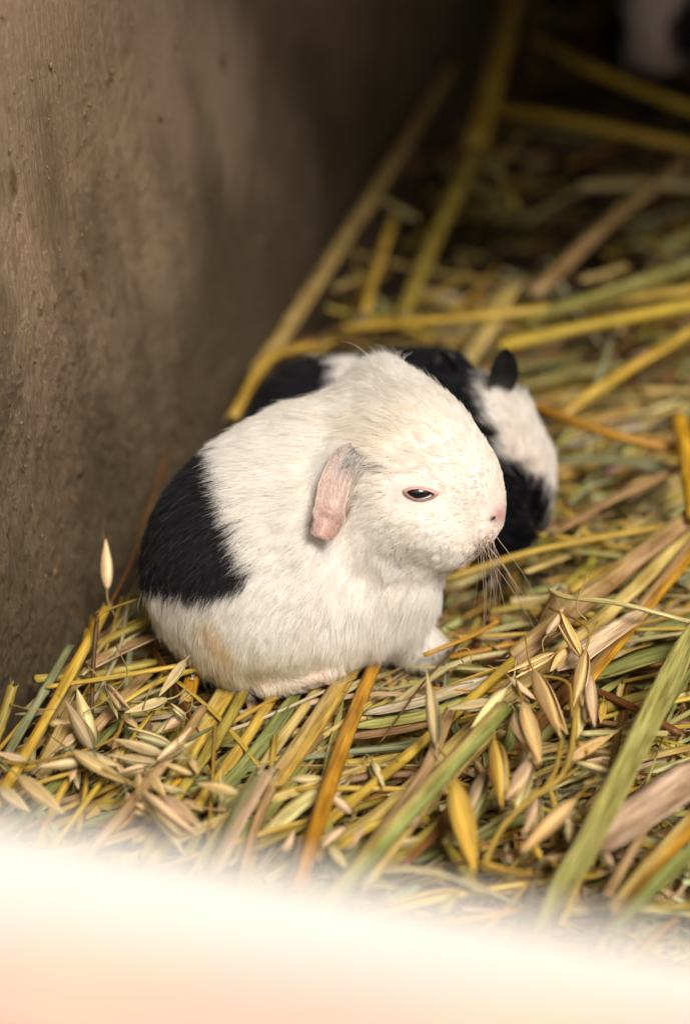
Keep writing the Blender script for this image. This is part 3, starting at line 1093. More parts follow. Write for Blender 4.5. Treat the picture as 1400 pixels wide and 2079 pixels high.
# ------------------------------------------------------------------ third guinea pig far back
def far_pig():
    t = empty('guinea_pig', at(1370, 120, 0), 'blurred pale guinea pig face with black sides in the dark far corner', 'guinea pig', 'guinea pigs in the pen')
    Y = at(1330, 190, 0).y + 0.01
    S = 1.0
    def G(px, py, y, rx, ry, rz, rot=0.0): return ell(aty(px, py, y), (rx * 0.000135, ry * 0.000135, rz * 0.000135), math.radians(rot))
    X0 = 1335
    body = [G(X0 + 90, -90, Y + 0.09, 300, 380, 290), G(X0 + 50, -90, Y + 0.05, 270, 300, 270)]
    head = [G(X0 + 15, -30, Y + 0.02, 170, 200, 170), G(X0 + 5, 40, Y + 0.004, 125, 150, 130), G(X0, 85, Y - 0.006, 82, 90, 90)]
    legs = [cap(aty(X0 - 70, 60, Y + 0.05), at(X0 - 80, 140, 0.002), 0.008, 0.005), cap(aty(X0 + 120, 60, Y + 0.05), at(X0 + 130, 140, 0.002), 0.008, 0.005)]
    f = make_sdf([(body, 0.012), (head, 0.009), (legs, 0.008)])
    lo = np.array(aty(X0, 40, Y)) - np.array([0.08, 0.05, 0.06]); hi = lo + np.array([0.20, 0.24, 0.16])
    V, F = isomesh(f, lo, hi, 0.003)
    qx, qy = topx(V)
    blaze = [(1235, -120), (1262, 10), (1285, 70), (1270, 150), (1300, 200), (1390, 200), (1372, 130), (1345, 70), (1385, 0), (1440, -120)]
    skin = np.tile(np.array([0.03, 0.03, 0.03]), (len(V), 1))
    skin[inside(qx, qy, blaze)] = (0.6, 0.48, 0.42)
    body_object(t, V, F, skin)

    def colour(x, y, P, r):
        n = len(x)
        w_ = inside(x + r.normal(size=n) * 6, y + r.normal(size=n) * 6, blaze)
        c = CREAM * 0.85 * (1 + r.normal(size=n)[:, None] * 0.08)
        c[~w_] = (BLACK * (1 + r.random(n)[:, None]))[~w_]
        pk = np.exp(-(((x - 1330) / 30) ** 2 + ((y - 110) / 35) ** 2))[:, None] * 0.6
        return np.clip(c * (1 - pk) + np.array([0.5, 0.33, 0.27]) * pk * (w_[:, None]) + c * pk * (~w_[:, None]), 0.004, 0.92)
    flow = [(X0, 80, 0, -1, 80, 0.35), (X0, -50, 0, -1, 80, 0.35), (X0 - 90, 40, -1, -0.3, 60, 0.35), (X0 + 90, 40, 1, -0.3, 60, 0.35)]
    grow_fur('fur', f, V, F, t, 22000, lambda x, y, P: np.full(len(x), 0.007), flow, colour, lambda x, y, P, Nn, r: P[:, 2] < -0.001, radius=0.00016, seed=33)
    for ex in (X0 - 62, X0 + 72):
        ec, en = hit(f, ex, -5)
        Vv, Ff = uv_sphere(ec - en * 0.002, (0.0045,) * 3, 16, 10)
        link('eye', mesh('eye', Vv, Ff), M_EYE, t)


far_pig()

# ------------------------------------------------------------------ straw, leaves, oats
CO = dict(gold=(0.62, 0.42, 0.11), tan=(0.60, 0.45, 0.20), pink=(0.50, 0.33, 0.19), orange=(0.62, 0.33, 0.06), green=(0.30, 0.32, 0.12),
          pale=(0.66, 0.58, 0.32), brown=(0.24, 0.11, 0.045), greygreen=(0.30, 0.32, 0.19), olive=(0.42, 0.33, 0.09), yellow=(0.62, 0.44, 0.10),
          white=(0.75, 0.68, 0.52), lime=(0.46, 0.43, 0.17), rose=(0.74, 0.55, 0.42), umber=(0.14, 0.075, 0.03))

for _k, _c in CO.items():      # dry plant matter: pull towards the measured depth of colour
    _m = sum(_c) / 3
    CO[_k] = tuple(max(0.012, (_m + (x - _m) * 1.10) * 0.80) for x in _c)


def jig(c, a=0.12, R=random): return tuple(max(0.01, x * (1 + a * (R.random() - 0.5) * 2)) for x in c)


def stalk_data(path, w, colour, kind='tube', R=random, n=None, taper=0.0):
    """path in metres, w in metres -> V,F,C,UV"""
    n = n or max(6, min(18, len(path) * 5))
    P = catmull(path, n)
    col = colour
    if kind == 'tube':
        nodes = [R.uniform(0.15, 0.85)] if R.random() < 0.35 else []
        wf = lambda u: w * (1 - taper * u) * (1 + sum(0.28 * math.exp(-((u - k) / 0.025) ** 2) for k in nodes)) * (1 + 0.04 * math.sin(9 * u + w * 1e4))
        return sweep(P, ring(9), wf, lambda u: wf(u) * 0.8, col, 0.06, R.uniform(-0.3, 0.3), R=R, ragged=0.5)
    if kind == 'flat':
        return sweep(P, FLAT, lambda u: w * (1 - taper * u), lambda u: w * 0.30, col, 0.08, R.uniform(-0.5, 0.5), R=R, ragged=0.7)
    wf = lambda u: w * (1 - taper * u) * min(1.0, 0.35 + 5 * u, 0.12 + 5 * (1 - u))
    return sweep(P, LEAF, wf, lambda u: w * 0.22 + 0.0003, col, 0.05, R.uniform(-0.9, 0.9), R=R, roll=R.uniform(-0.25, 0.25), ragged=0.3)


def hero(name, pts, wpx, colour, kind, label, cat, group, taper=0.0, z=0.005):
    """pts: list of (px, py[, z])"""
    path = [at(p[0], p[1], p[2] if len(p) > 2 else z) for p in pts]
    o0 = path[0].copy()
    depth = (sum(((p - CAM).length for p in path)) / len(path))
    w = wpx * depth / FPX * (0.72 if 'blurred' in label else 0.92)
    base = CO[colour] if isinstance(colour, str) else colour
    R = random.Random(int(pts[0][0] * 7919 + pts[0][1] * 104729 + wpx * 31) & 0xfffff)
    if isinstance(colour, tuple) and isinstance(colour[0], str):
        c1, c2 = CO[colour[0]], CO[colour[1]]
        base = lambda u, x: [a * (1 - max(0, min(1, 0.5 + x * 2.2))) + b * max(0, min(1, 0.5 + x * 2.2)) for a, b in zip(c1, c2)]
    V_, F_, C_, T_ = stalk_data([p - o0 for p in path], w, base, kind, R, n=max(8, 5 * len(path)), taper=taper)
    if kind != 'leaf':
        # frayed fibres at the cut ends
        rel = [p - o0 for p in path]
        for e, nx in ((rel[0], rel[1]), (rel[-1], rel[-2])):
            t_ = (e - nx).normalized()
            sd_ = t_.cross(Vector((0, 0, 1))).normalized()
            for _i in range(R.randint(3, 6)):
                q0 = e - t_ * w * 0.6 + sd_ * w * R.uniform(-0.45, 0.45) + Vector((0, 0, w * R.uniform(-0.2, 0.3)))
                q1 = e + t_ * w * R.uniform(0.1, 0.8) + sd_ * w * R.uniform(-0.6, 0.6) + Vector((0, 0, w * R.uniform(-0.1, 0.4)))
                fw = w * R.uniform(0.06, 0.2)
                v2, f2, c2, t2 = sweep(catmull([q0, q1], 4), ring(4), lambda u: fw * (1 - 0.8 * u), lambda u: fw * 0.5 * (1 - 0.8 * u), CO['white'] if R.random() < 0.5 else CO['pale'], R=R)
                b0 = len(V_)
                V_ += v2; C_ += c2; T_ += t2; F_ += [tuple(b0 + x for x in q) for q in f2]
    o = link(name, mesh(name, V_, F_, C_, T_), M_LEAF if kind == 'leaf' else M_STRAW)
    o.location = o0
    return tag(o, label, cat, group)


GS, GL, GO = 'straw stalks in the bedding', 'dry leaf blades in the bedding', 'oat spikelets in the bedding'
HERO = [
    # name, pts, width, colour, kind, label, category, group, taper
    # in front of the white guinea pig, from left to right
    ('straw_stalk', [(470, 1385, .002), (400, 1500), (290, 1700)], 50, ('gold', 'tan'), 'flat', 'broad split golden stalk, leftmost of those leaving the rump of the white guinea pig', 'straw', GS),
    ('straw_stalk', [(500, 1395, .003), (440, 1500, .008), (345, 1640, .008), (290, 1740, .006)], 27, 'olive', 'tube', 'olive golden stalk lying close beside the broad split one below the rump', 'straw', GS),
    ('straw_stalk', [(560, 1405, .002), (470, 1545), (380, 1660), (300, 1760)], 27, 'gold', 'tube', 'smooth tan golden stalk left of the green blade below the belly', 'straw', GS),
    ('leaf_blade', [(610, 1400, .002), (510, 1540, .006), (390, 1665, .004)], 34, 'green', 'leaf', 'green blade between two golden stalks below the hind foot', 'leaf', GL),
    ('straw_stalk', [(655, 1385, .002), (530, 1560), (400, 1770)], 26, 'tan', 'tube', 'tan stalk running down from the hind foot of the white guinea pig', 'straw', GS),
    ('straw_stalk', [(725, 1335, .002), (640, 1470, .008), (555, 1590, .009)], 48, ('gold', 'tan'), 'flat', 'wide creased golden straw under the toes of the hind foot', 'straw', GS),
    ('straw_stalk', [(770, 1325, .001), (700, 1500, .010), (655, 1640, .012), (605, 1800, .010)], 36, 'orange', 'tube', 'bright orange glossy stalk standing out below the belly', 'straw', GS),
    ('straw_stalk', [(540, 1565, .016), (490, 1650, .014), (430, 1770, .008)], 48, ('rose', 'greygreen'), 'flat', 'pinkish green stalk with a frayed cut end in the front', 'straw', GS),
    ('straw_stalk', [(520, 1720, .003), (600, 1640, .006), (680, 1590, .007)], 42, 'pale', 'flat', 'short mouldy pale straw piece left of the orange stalk', 'straw', GS),
    # right: the long bundle
    ('straw_stalk', [(1470, 1000, .016), (1250, 1165, .014), (1040, 1340, .010)], 50, ('pink', 'tan'), 'tube', 'thick pinkish stalk running from the right edge to its joint', 'straw', GS),
    ('straw_stalk', [(1062, 1322, .011), (900, 1470, .010), (760, 1590, .008), (610, 1710, .006)], 25, 'yellow', 'tube', 'slender golden stalk growing out of the joint of the thick pinkish one', 'straw', GS),
    ('straw_stalk', [(1420, 1060, .012), (1250, 1230, .010), (1000, 1440, .008), (790, 1640, .006), (640, 1740, .005)], 36, 'tan', 'tube', 'long pale tan stalk lying along the lower side of the golden one', 'straw', GS),
    ('straw_stalk', [(1430, 1080, .014), (1310, 1230, .013), (1190, 1380, .010)], 40, ('orange', 'pink'), 'flat', 'orange brown sheath ending above the large green leaf', 'straw', GS),
    ('leaf_blade', [(1312, 1240, .018), (1220, 1300, .018), (1130, 1362, .014)], 46, 'rose', 'leaf', 'torn rosy leaf strip across the orange brown sheath', 'leaf', GL),
    ('straw_stalk', [(1250, 1290, .009), (1100, 1460, .007), (930, 1640, .006), (800, 1760, .005)], 42, 'brown', 'flat', 'dark brown split stalk behind the oat spikelets on the right', 'straw', GS),
    ('leaf_blade', [(1480, 1310, .012), (1330, 1335, .012), (1195, 1385, .008)], 96, ('lime', 'green'), 'leaf', 'large striped green leaf at the right edge', 'leaf', GL),
    ('leaf_blade', [(1420, 1250, .022), (1300, 1500, .022), (1190, 1720, .020), (1085, 1900, .015)], 58, 'lime', 'leaf', 'long green blade sloping down across the right side of the straw', 'leaf', GL),
    ('leaf_blade', [(1425, 1330, .018), (1290, 1530, .017), (1200, 1660, .015)], 18, 'green', 'leaf', 'narrow green strip behind the long green blade', 'leaf', GL),
    ('straw_stalk', [(1020, 1440, .020), (900, 1570, .020), (730, 1760, .016), (650, 1850, .012)], 42, ('green', 'tan'), 'tube', 'green stem with a cut top right of the centre front', 'straw', GS),
    ('straw_stalk', [(915, 1440, .014), (860, 1570, .014), (780, 1680, .013), (690, 1800, .01)], 28, 'pink', 'flat', 'pinkish folded strip left of the cut green stem', 'straw', GS),
    ('straw_stalk', [(990, 1480, .010), (860, 1620, .010), (730, 1790, .010)], 56, 'tan', 'flat', 'broad tan straw under the cut green stem', 'straw', GS),
    ('leaf_blade', [(1440, 1560, .018), (1320, 1640, .018), (1175, 1745, .014)], 105, 'rose', 'leaf', 'broad pale pink husk leaf in the lower right corner', 'leaf', GL),
    ('leaf_blade', [(1420, 1715, .022), (1340, 1790, .022), (1240, 1900, .018)], 36, 'green', 'leaf', 'short green blade in the lower right corner', 'leaf', GL),
    ('straw_stalk', [(1430, 1640, .012), (1340, 1740, .012), (1250, 1850, .01)], 44, ('orange', 'tan'), 'flat', 'orange tan straw below the broad pink husk leaf', 'straw', GS),
    ('straw_stalk', [(1330, 1640, .008), (1270, 1750, .01), (1230, 1820, .01)], 22, 'pink', 'tube', 'slim pinkish stalk beside the orange tan straw in the lower right', 'straw', GS),
    ('straw_stalk', [(1116, 1196, .024), (1150, 1212, .025), (1260, 1226, .026), (1420, 1268, .022)], 13, 'pale', 'tube', 'thin shiny wavy stem lying over the bundle near the right edge', 'straw', GS),
    ('leaf_blade', [(735, 1452, .003), (860, 1425, .006), (1010, 1372, .005)], 34, 'white', 'leaf', 'whitish blade lying sideways right of the orange stalk', 'leaf', GL),
    ('leaf_blade', [(715, 1478, .003), (860, 1455, .006), (990, 1412, .005)], 34, 'lime', 'leaf', 'yellow green blade lying under the whitish one', 'leaf', GL),
    ('leaf_blade', [(700, 1500, .002), (830, 1480, .005), (960, 1440, .004)], 28, 'pink', 'leaf', 'pinkish blade lowest of the three lying sideways', 'leaf', GL),
    ('leaf_blade', [(690, 1530, .002), (800, 1520, .004), (900, 1500, .004)], 30, 'greygreen', 'leaf', 'grey green blade lying sideways under the pinkish one', 'leaf', GL),
    ('straw_stalk', [(1180, 1490, .006), (1270, 1488, .007), (1352, 1490, .006)], 16, 'pale', 'tube', 'short level straw crossing behind the long green blade', 'straw', GS),
    ('straw_stalk', [(1200, 1400, .006), (1270, 1430, .008), (1380, 1490, .006)], 20, 'brown', 'tube', 'red brown twig under the large green leaf', 'straw', GS),
    # left, by the wall
    ('straw_stalk', [(215, 1235, .012), (145, 1365, .012), (70, 1500, .010), (-20, 1650, .008)], 26, ('gold', 'orange'), 'tube', 'jointed tan stalk leaning at the foot of the wall', 'straw', GS),
    ('straw_stalk', [(140, 1315, .010), (80, 1420, .008), (10, 1540, .004)], 20, 'greygreen', 'tube', 'thin green stalk left of the jointed tan one by the wall', 'straw', GS),
    ('straw_stalk', [(27, 1392, .016), (12, 1440, .012), (-12, 1510, .006)], 24, 'olive', 'tube', 'stub of straw sticking up at the left edge', 'straw', GS),
    ('straw_stalk', [(95, 1395, .010), (230, 1375, .012), (385, 1348, .010)], 13, 'gold', 'tube', 'slender golden straw lying level in front of the rump', 'straw', GS),
    ('straw_stalk', [(245, 1430, .010), (320, 1385, .012), (410, 1355, .008)], 13, 'yellow', 'tube', 'slender yellow straw slanting below the level one', 'straw', GS),
    ('straw_stalk', [(198, 1245, .020), (190, 1340, .012), (186, 1450, .004)], 10, 'umber', 'tube', 'dark thin twig standing by the wall', 'straw', GS),
    ('straw_stalk', [(195, 1310, .004), (270, 1275, .008), (345, 1245, .006)], 26, 'olive', 'tube', 'blurred golden green straw beside the rump', 'straw', GS),
    ('straw_stalk', [(155, 1430, .006), (120, 1500, .006), (80, 1580, .004)], 44, 'tan', 'flat', 'broad brownish straw behind the oats on the left', 'straw', GS),
    ('straw_stalk', [(300, 1365, .003), (200, 1470, .005), (120, 1560, .004)], 30, 'pink', 'flat', 'purplish pink strip under the oats on the left', 'straw', GS),
    ('straw_stalk', [(410, 1440, .012), (350, 1530, .012), (250, 1650, .010), (170, 1740, .006)], 24, 'pink', 'tube', 'long pinkish tan straw crossing toward the bottom left', 'straw', GS),
    ('straw_stalk', [(390, 1375, .006), (380, 1420, .006)], 34, 'orange', 'flat', 'orange bit of straw with a knot hole left of the broad split stalk', 'straw', GS),
    ('straw_stalk', [(345, 900, .004), (310, 1010, .010), (262, 1150, .012), (205, 1260, .008)], 9, 'brown', 'tube', 'blurred brown stem rising between the wall and the rump', 'straw', GS),
    # behind, out of focus
    ('straw_stalk', [(1060, -120, .02), (1020, 90, .025), (960, 305, .02)], 62, 'gold', 'tube', 'thick blurred stalk coming down from the top edge', 'straw', GS),
    ('straw_stalk', [(965, 300, .018), (880, 490, .016), (815, 650, .012)], 48, 'olive', 'tube', 'blurred brown stalk continuing below the thick one', 'straw', GS),
    ('straw_stalk', [(925, 120, .012), (760, 390, .014), (600, 640, .012), (520, 760, .008)], 46, 'tan', 'tube', 'long blurred stalk lying along the foot of the wall', 'straw', GS),
    ('straw_stalk', [(1075, 75, .02), (1220, 150, .03), (1480, 250, .03)], 40, 'gold', 'tube', 'blurred brown stalk slanting under the far guinea pig', 'straw', GS),
    ('straw_stalk', [(1000, 220, .02), (1180, 250, .025), (1480, 315, .02)], 46, 'gold', 'tube', 'blurred stalk crossing the dark, second from the top right', 'straw', GS),
    ('straw_stalk', [(1180, 378, .014), (1300, 375, .014), (1460, 378, .014)], 34, 'pale', 'tube', 'blurred pale level stalk at the right edge', 'straw', GS),
    ('straw_stalk', [(1470, 270, .012), (1260, 430, .014), (1080, 600, .01)], 46, ('pink', 'olive'), 'tube', 'blurred pinkish stalk slanting below the pale level one', 'straw', GS),
    ('straw_stalk', [(700, 665, .012), (1000, 640, .02), (1470, 580, .02)], 34, 'gold', 'tube', 'long blurred olive stalk crossing above the black guinea pig', 'straw', GS),
    ('straw_stalk', [(1010, 705, .016), (1200, 660, .022), (1470, 605, .02)], 42, 'yellow', 'tube', 'bright yellow blurred stalk right above the ear of the black guinea pig', 'straw', GS),
    ('leaf_blade', [(1050, 650, .018), (1200, 610, .024), (1460, 520, .022)], 70, 'lime', 'leaf', 'broad blurred green leaf at the right edge behind the pigs', 'leaf', GL),
    ('straw_stalk', [(1460, 640, .02), (1290, 740, .02), (1140, 840, .014)], 38, 'gold', 'tube', 'blurred ochre stalk slanting to the right edge beside the pigs', 'straw', GS),
    ('straw_stalk', [(1035, 585, .022), (1000, 650, .018), (945, 740, .008)], 54, 'tan', 'flat', 'bright blurred short straw standing behind the ear of the black guinea pig', 'straw', GS),
    ('straw_stalk', [(1075, 820, .012), (1220, 875, .016), (1380, 915, .012)], 34, ('pink', 'orange'), 'tube', 'blurred brown stalk right of the black guinea pig face', 'straw', GS),
    ('straw_stalk', [(1378, 850, .02), (1395, 930, .02), (1410, 1050, .02)], 38, 'orange', 'tube', 'orange brown stalk end at the right edge', 'straw', GS),
    ('straw_stalk', [(1400, 940, .012), (1250, 1010, .012), (1120, 1085, .008)], 36, 'pink', 'flat', 'blurred pinkish flat straw slanting beside the black guinea pig nose', 'straw', GS),
    ('straw_stalk', [(890, 1180, .006), (1100, 1115, .009), (1350, 1068, .010)], 20, 'yellow', 'tube', 'golden straw running right under the chin of the black guinea pig', 'straw', GS),
    ('straw_stalk', [(1270, 540, .02), (1180, 570, .018)], 22, 'tan', 'tube', 'tiny blurred stub above the long olive stalk', 'straw', GS),
    ('straw_stalk', [(955, 300, .016), (1000, 350, .016), (1030, 365, .014)], 30, 'pale', 'leaf', 'blurred pale leaf piece at the end of the thick stalk', 'straw', GS),
    ('straw_stalk', [(1045, 420, .01), (990, 300, .014)], 24, 'olive', 'tube', 'blurred olive straw beside the pale leaf piece', 'straw', GS),
    ('straw_stalk', [(470, 850, .01), (545, 730, .014), (640, 700, .012)], 34, 'gold', 'tube', 'blurred golden straw between the wall and the black guinea pig', 'straw', GS),
    ('straw_stalk', [(740, 640, .012), (760, 560, .016), (800, 440, .014)], 30, 'gold', 'tube', 'blurred upright golden straw behind the back of the black guinea pig', 'straw', GS),
    ('straw_stalk', [(1240, 690, .016), (1210, 780, .014)], 20, 'greygreen', 'tube', 'thin blurred green straw crossing the slanting ochre stalk', 'straw', GS),
    ('straw_stalk', [(760, 400, .012), (850, 450, .012)], 30, 'pale', 'leaf', 'blurred pale scrap lying against the stalk along the wall', 'straw', GS),
    ('leaf_blade', [(1130, 935, .006), (1260, 935, .008), (1400, 960, .008)], 30, 'greygreen', 'leaf', 'blurred green blade lying level right of the black guinea pig', 'leaf', GL),
    ('straw_stalk', [(1140, 1200, .010), (1110, 1260, .010), (1085, 1320, .006)], 40, ('pink', 'umber'), 'flat', 'purplish brown strip behind the thick pinkish stalk', 'straw', GS),
    ('straw_stalk', [(860, 1330, .006), (960, 1290, .009), (1010, 1262, .010)], 11, 'orange', 'tube', 'thin orange splinter right of the front paw', 'straw', GS),
]
for h in HERO:
    hero(*h[:8])

# ---- oat spikelets ----------------------------------------------------------
def glume(L, w, open_, side, col, R):
    """one boat-shaped husk along +X, opening angle at the base, bulging to side"""
    nu, nv = 9, 6
    V, F, C, T = [], [], [], []
    for sh in (0, 1):
        for i in range(nu + 1):
            u = i / nu
            ww = w * 1.12 * math.sin(math.pi * min(1, 0.06 + u ** 0.85 * 0.935)) ** 0.85 * (1 - 0.30 * u)
            for j in range(nv + 1):
                v = -1 + 2 * j / nv
                y = ww * 0.5 * math.sin(v * 1.35)
                zz = ww * 0.5 * math.cos(v * 1.35) * 0.85 - (0.00022 if sh else 0)
                z = side * (zz + open_ * L * u * u * 0.5)
                V.append(Vector((L * u, y, z + side * 0.0002)))
                k = 1 + 0.22 * math.sin(v * 14) + 0.1 * (R.random() - 0.5)
                tip = 0.9 + 0.45 * u
                C.append([c * k * tip for c in col]); T.append((u * L * 100, 0.5 + v * 0.25))
    s2 = (nu + 1) * (nv + 1)
    for i in range(nu):
        for j in range(nv):
            a = i * (nv + 1) + j
            q = (a, a + nv + 1, a + nv + 2, a + 1)
            F.append(q); F.append(tuple(reversed([s2 + x for x in q])))
    for i in range(nu):
        for j in (0, nv):
            a = i * (nv + 1) + j
            F.append((a, a + nv + 1, s2 + a + nv + 1, s2 + a))
    return V, F, C, T


def make_spikelet(L, w, open_, colour, R, awn=True):
    root = bpy.data.objects.new('oat_spikelet', None)
    root.empty_display_size = 0.005
    COL.objects.link(root)
    for side in (1, -1):
        V_, F_, C_, T_ = glume(L * (1 if side > 0 else R.uniform(0.72, 0.98)), w * R.uniform(0.85, 1.05), open_ * R.uniform(0.5, 1.5), side, jig(HC[colour], 0.1, R), R)
        g = link('glume', mesh('glume', V_, F_, C_, T_), M_HUSK); g.parent = root
    # grain inside
    V_, F_ = uv_sphere(Vector((L * 0.42, 0, 0)), (L * 0.38, w * 0.30, w * 0.26), 8, 6)
    me = mesh('grain', V_, F_, [jig(CO['pale'], 0.1, R)] * len(V_), [(v.x * 100, 0.5 + 50 * v.y) for v in V_])
    g = link('grain', me, M_HUSK); g.parent = root
    if awn:
        path = catmull([Vector((L * 0.6, 0, w * 0.2)), Vector((L * 1.2, w * 0.2, w * 0.5)), Vector((L * 1.7, w * R.uniform(-1, 1), w * 0.3))], 7)
        V_, F_, C_, T_ = sweep(path, ring(4), lambda u: 0.00022 * (1.1 - u), lambda u: 0.00022 * (1.1 - u), CO['pale'], R=R)
        g = link('awn', mesh('awn', V_, F_, C_, T_), M_HUSK); g.parent = root
    path = catmull([Vector((0.0006, 0, 0)), Vector((-L * 0.25, 0, -w * 0.1)), Vector((-L * 0.6, w * R.uniform(-0.8, 0.8), -w * 0.5))], 7)
    V_, F_, C_, T_ = sweep(path, ring(5), lambda u: 0.0006 - 0.0002 * u, lambda u: 0.0006 - 0.0002 * u, CO[colour], R=R)
    g = link('pedicel', mesh('pedicel', V_, F_, C_, T_), M_HUSK); g.parent = root
    return root


def copy_tree(o):
    c = o.copy(); COL.objects.link(c)
    for ch in o.children:
        d = ch.copy(); COL.objects.link(d); d.parent = c
    return c


_sp_used = {}
_R = random.Random(21)
PROTO = {}
HC = dict(pale=(0.74, 0.66, 0.42), lime=(0.64, 0.58, 0.30), gold=(0.84, 0.70, 0.36), tan=(0.80, 0.69, 0.44), yellow=(0.80, 0.60, 0.14), greygreen=(0.58, 0.54, 0.34))
HC = {_k: tuple(a * b for a, b in zip(_c, (0.88, 0.83, 0.76))) for _k, _c in HC.items()}
for k, (colour, open_, awn) in enumerate((('pale', .10, False), ('lime', .05, False), ('gold', .16, True), ('tan', .30, True), ('yellow', .08, False), ('greygreen', .12, True))):
    PROTO[colour] = make_spikelet(0.0150, 0.0041, open_, colour, _R, awn)


def spikelet(b, tip, colour, label, z=0.012, z2=None, wide=1.0, roll=None):
    p, q = at(b[0], b[1], z), at(tip[0], tip[1], z if z2 is None else z2)
    src = PROTO[colour]
    if colour not in _sp_used: o = src; _sp_used[colour] = 1
    else: o = copy_tree(src)
    d = q - p
    L = d.length
    d.normalize()
    rot = d.to_track_quat('X', 'Z')
    from mathutils import Quaternion
    roll = _R.uniform(-1.2, 1.2) if roll is None else roll
    o.rotation_mode = 'QUATERNION'
    o.rotation_quaternion = rot @ Quaternion((1, 0, 0), roll)
    o.location = p
    s = L / 0.0150
    wv = wide * _R.uniform(0.72, 0.98)
    o.scale = (s, (0.4 + 0.6 * s) * wv, (0.4 + 0.6 * s) * wv)
    return tag(o, label, 'oat spikelet', GO)


HUSKS = [
    ((375, 1342), (322, 1420), 'pale', 'pale green oat husk standing nearest the rump of the white guinea pig', .016),
    ((216, 1392), (252, 1455), 'tan', 'tan oat husk hanging left of the pale green one', .012),
    ((338, 1420), (252, 1452), 'pale', 'ribbed pale husk lying level under the one nearest the rump', .013),
    ((345, 1512), (257, 1484), 'pale', 'pale oat husk, upper of the pair in the left middle', .013),
    ((330, 1532), (232, 1504), 'pale', 'pale oat husk, lower of the pair in the left middle', .012),
    ((320, 1545), (395, 1492), 'tan', 'brown tan husk leaning on the broad split stalk', .014),
    ((322, 1550), (215, 1537), 'pale', 'slim pale husk lying level below the pair', .012),
    ((150, 1526), (258, 1594), 'lime', 'long greenish husk slanting down right in the left cluster', .014),
    ((160, 1530), (245, 1560), 'greygreen', 'grey green husk partly under the long greenish one', .012),
    ((165, 1547), (80, 1556), 'greygreen', 'grey husk lying level at the left end of its twig', .011),
    ((55, 1545), (-10, 1538), 'tan', 'husk cut by the left edge above the white board', .011),
    ((38, 1577), (135, 1655), 'lime', 'large green husk low on the left just above the white board', .015),
    ((188, 1522), (137, 1425), 'greygreen', 'open husk with spread tips pointing up in the left cluster', .014),
    ((190, 1520), (160, 1405), 'pale', 'narrow husk tip behind the open husk in the left cluster', .012),
    ((290, 1612), (390, 1722), 'tan', 'open tan husk pointing down, lowest in the left half', .016),
    ((332, 1618), (412, 1682), 'tan', 'tan husk beside the lowest open one', .013),
    ((240, 1572), (330, 1556), 'tan', 'brown husk lying level below the left cluster', .010),
    ((482, 1612), (400, 1592), 'lime', 'small spotted green husk between the stalks', .014),
    ((0, 1602), (66, 1650), 'pale', 'pale husk blurred into the left end of the white board', .012),
    ((218, 1195), (214, 1100), 'tan', 'blurred husk standing up against the wall', .016, .024),
    ((1122, 1328), (1032, 1372), 'gold', 'golden husk lying along the thick pinkish stalk', .020),
    ((1150, 1318), (1112, 1368), 'gold', 'golden husk tucked beside the one along the pinkish stalk', .019),
    ((1178, 1332), (1130, 1242), 'gold', 'pointed golden husk topmost of the right cluster', .022),
    ((1188, 1322), (1170, 1440), 'gold', 'golden husk hanging straight down below the topmost one', .022),
    ((1196, 1375), (1186, 1492), 'tan', 'tan husk hanging right of the golden one', .020),
    ((1084, 1365), (1147, 1502), 'gold', 'plump golden husk in the middle of the right cluster', .022),
    ((1035, 1378), (1086, 1440), 'tan', 'tan husk left of the plump golden one', .019),
    ((1062, 1430), (1096, 1562), 'gold', 'large golden husk pointing down in the right cluster', .022),
    ((1045, 1450), (1070, 1530), 'tan', 'dull husk behind the large golden one', .018),
    ((885, 1510), (872, 1362), 'pale', 'lone pale husk standing up beside the golden stalk', .018, .030),
    ((1003, 1505), (1027, 1642), 'yellow', 'bright yellow husk in the front right', .020),
    ((1075, 1545), (1038, 1645), 'tan', 'tan husk just right of the bright yellow one', .018),
    ((1088, 1612), (1080, 1712), 'tan', 'tan husk hanging below the right cluster', .016),
    ((922, 1590), (962, 1785), 'yellow', 'long yellow husk blurring toward the board', .018),
    ((1165, 1625), (1050, 1735), 'gold', 'golden husk slanting down left near the bottom', .018),
    ((1150, 1545), (1240, 1490), 'gold', 'golden husk slanting up behind the long green blade', .014),
    ((1172, 1550), (1258, 1578), 'pale', 'pale open husk behind the long green blade', .012),
    ((1000, 1424), (910, 1446), 'pale', 'pale split husk at the top of the cut green stem', .020),
    ((1025, 1400), (950, 1480), 'pale', 'whitish husk slanting over the cut green stem', .020),
    ((1060, 1560), (1100, 1480), 'greygreen', 'grey green husk behind the large golden one', .012),
    ((985, 1570), (940, 1690), 'greygreen', 'greyish husk left of the bright yellow one', .012),
    ((1110, 1290), (1150, 1250), 'tan', 'small torn husk above the thick pinkish stalk', .020),
    ((850, 1660), (770, 1690), 'tan', 'tan husk low beside the orange stalk', .012),
    ((700, 1680), (640, 1720), 'tan', 'small tan husk crossing behind the foot of the orange stalk', .010),
]
for s in HUSKS:
    spikelet(s[0], s[1], s[2], s[3], s[4], s[5] if len(s) > 5 else None)
for k, o in PROTO.items():
    assert k in _sp_used, k

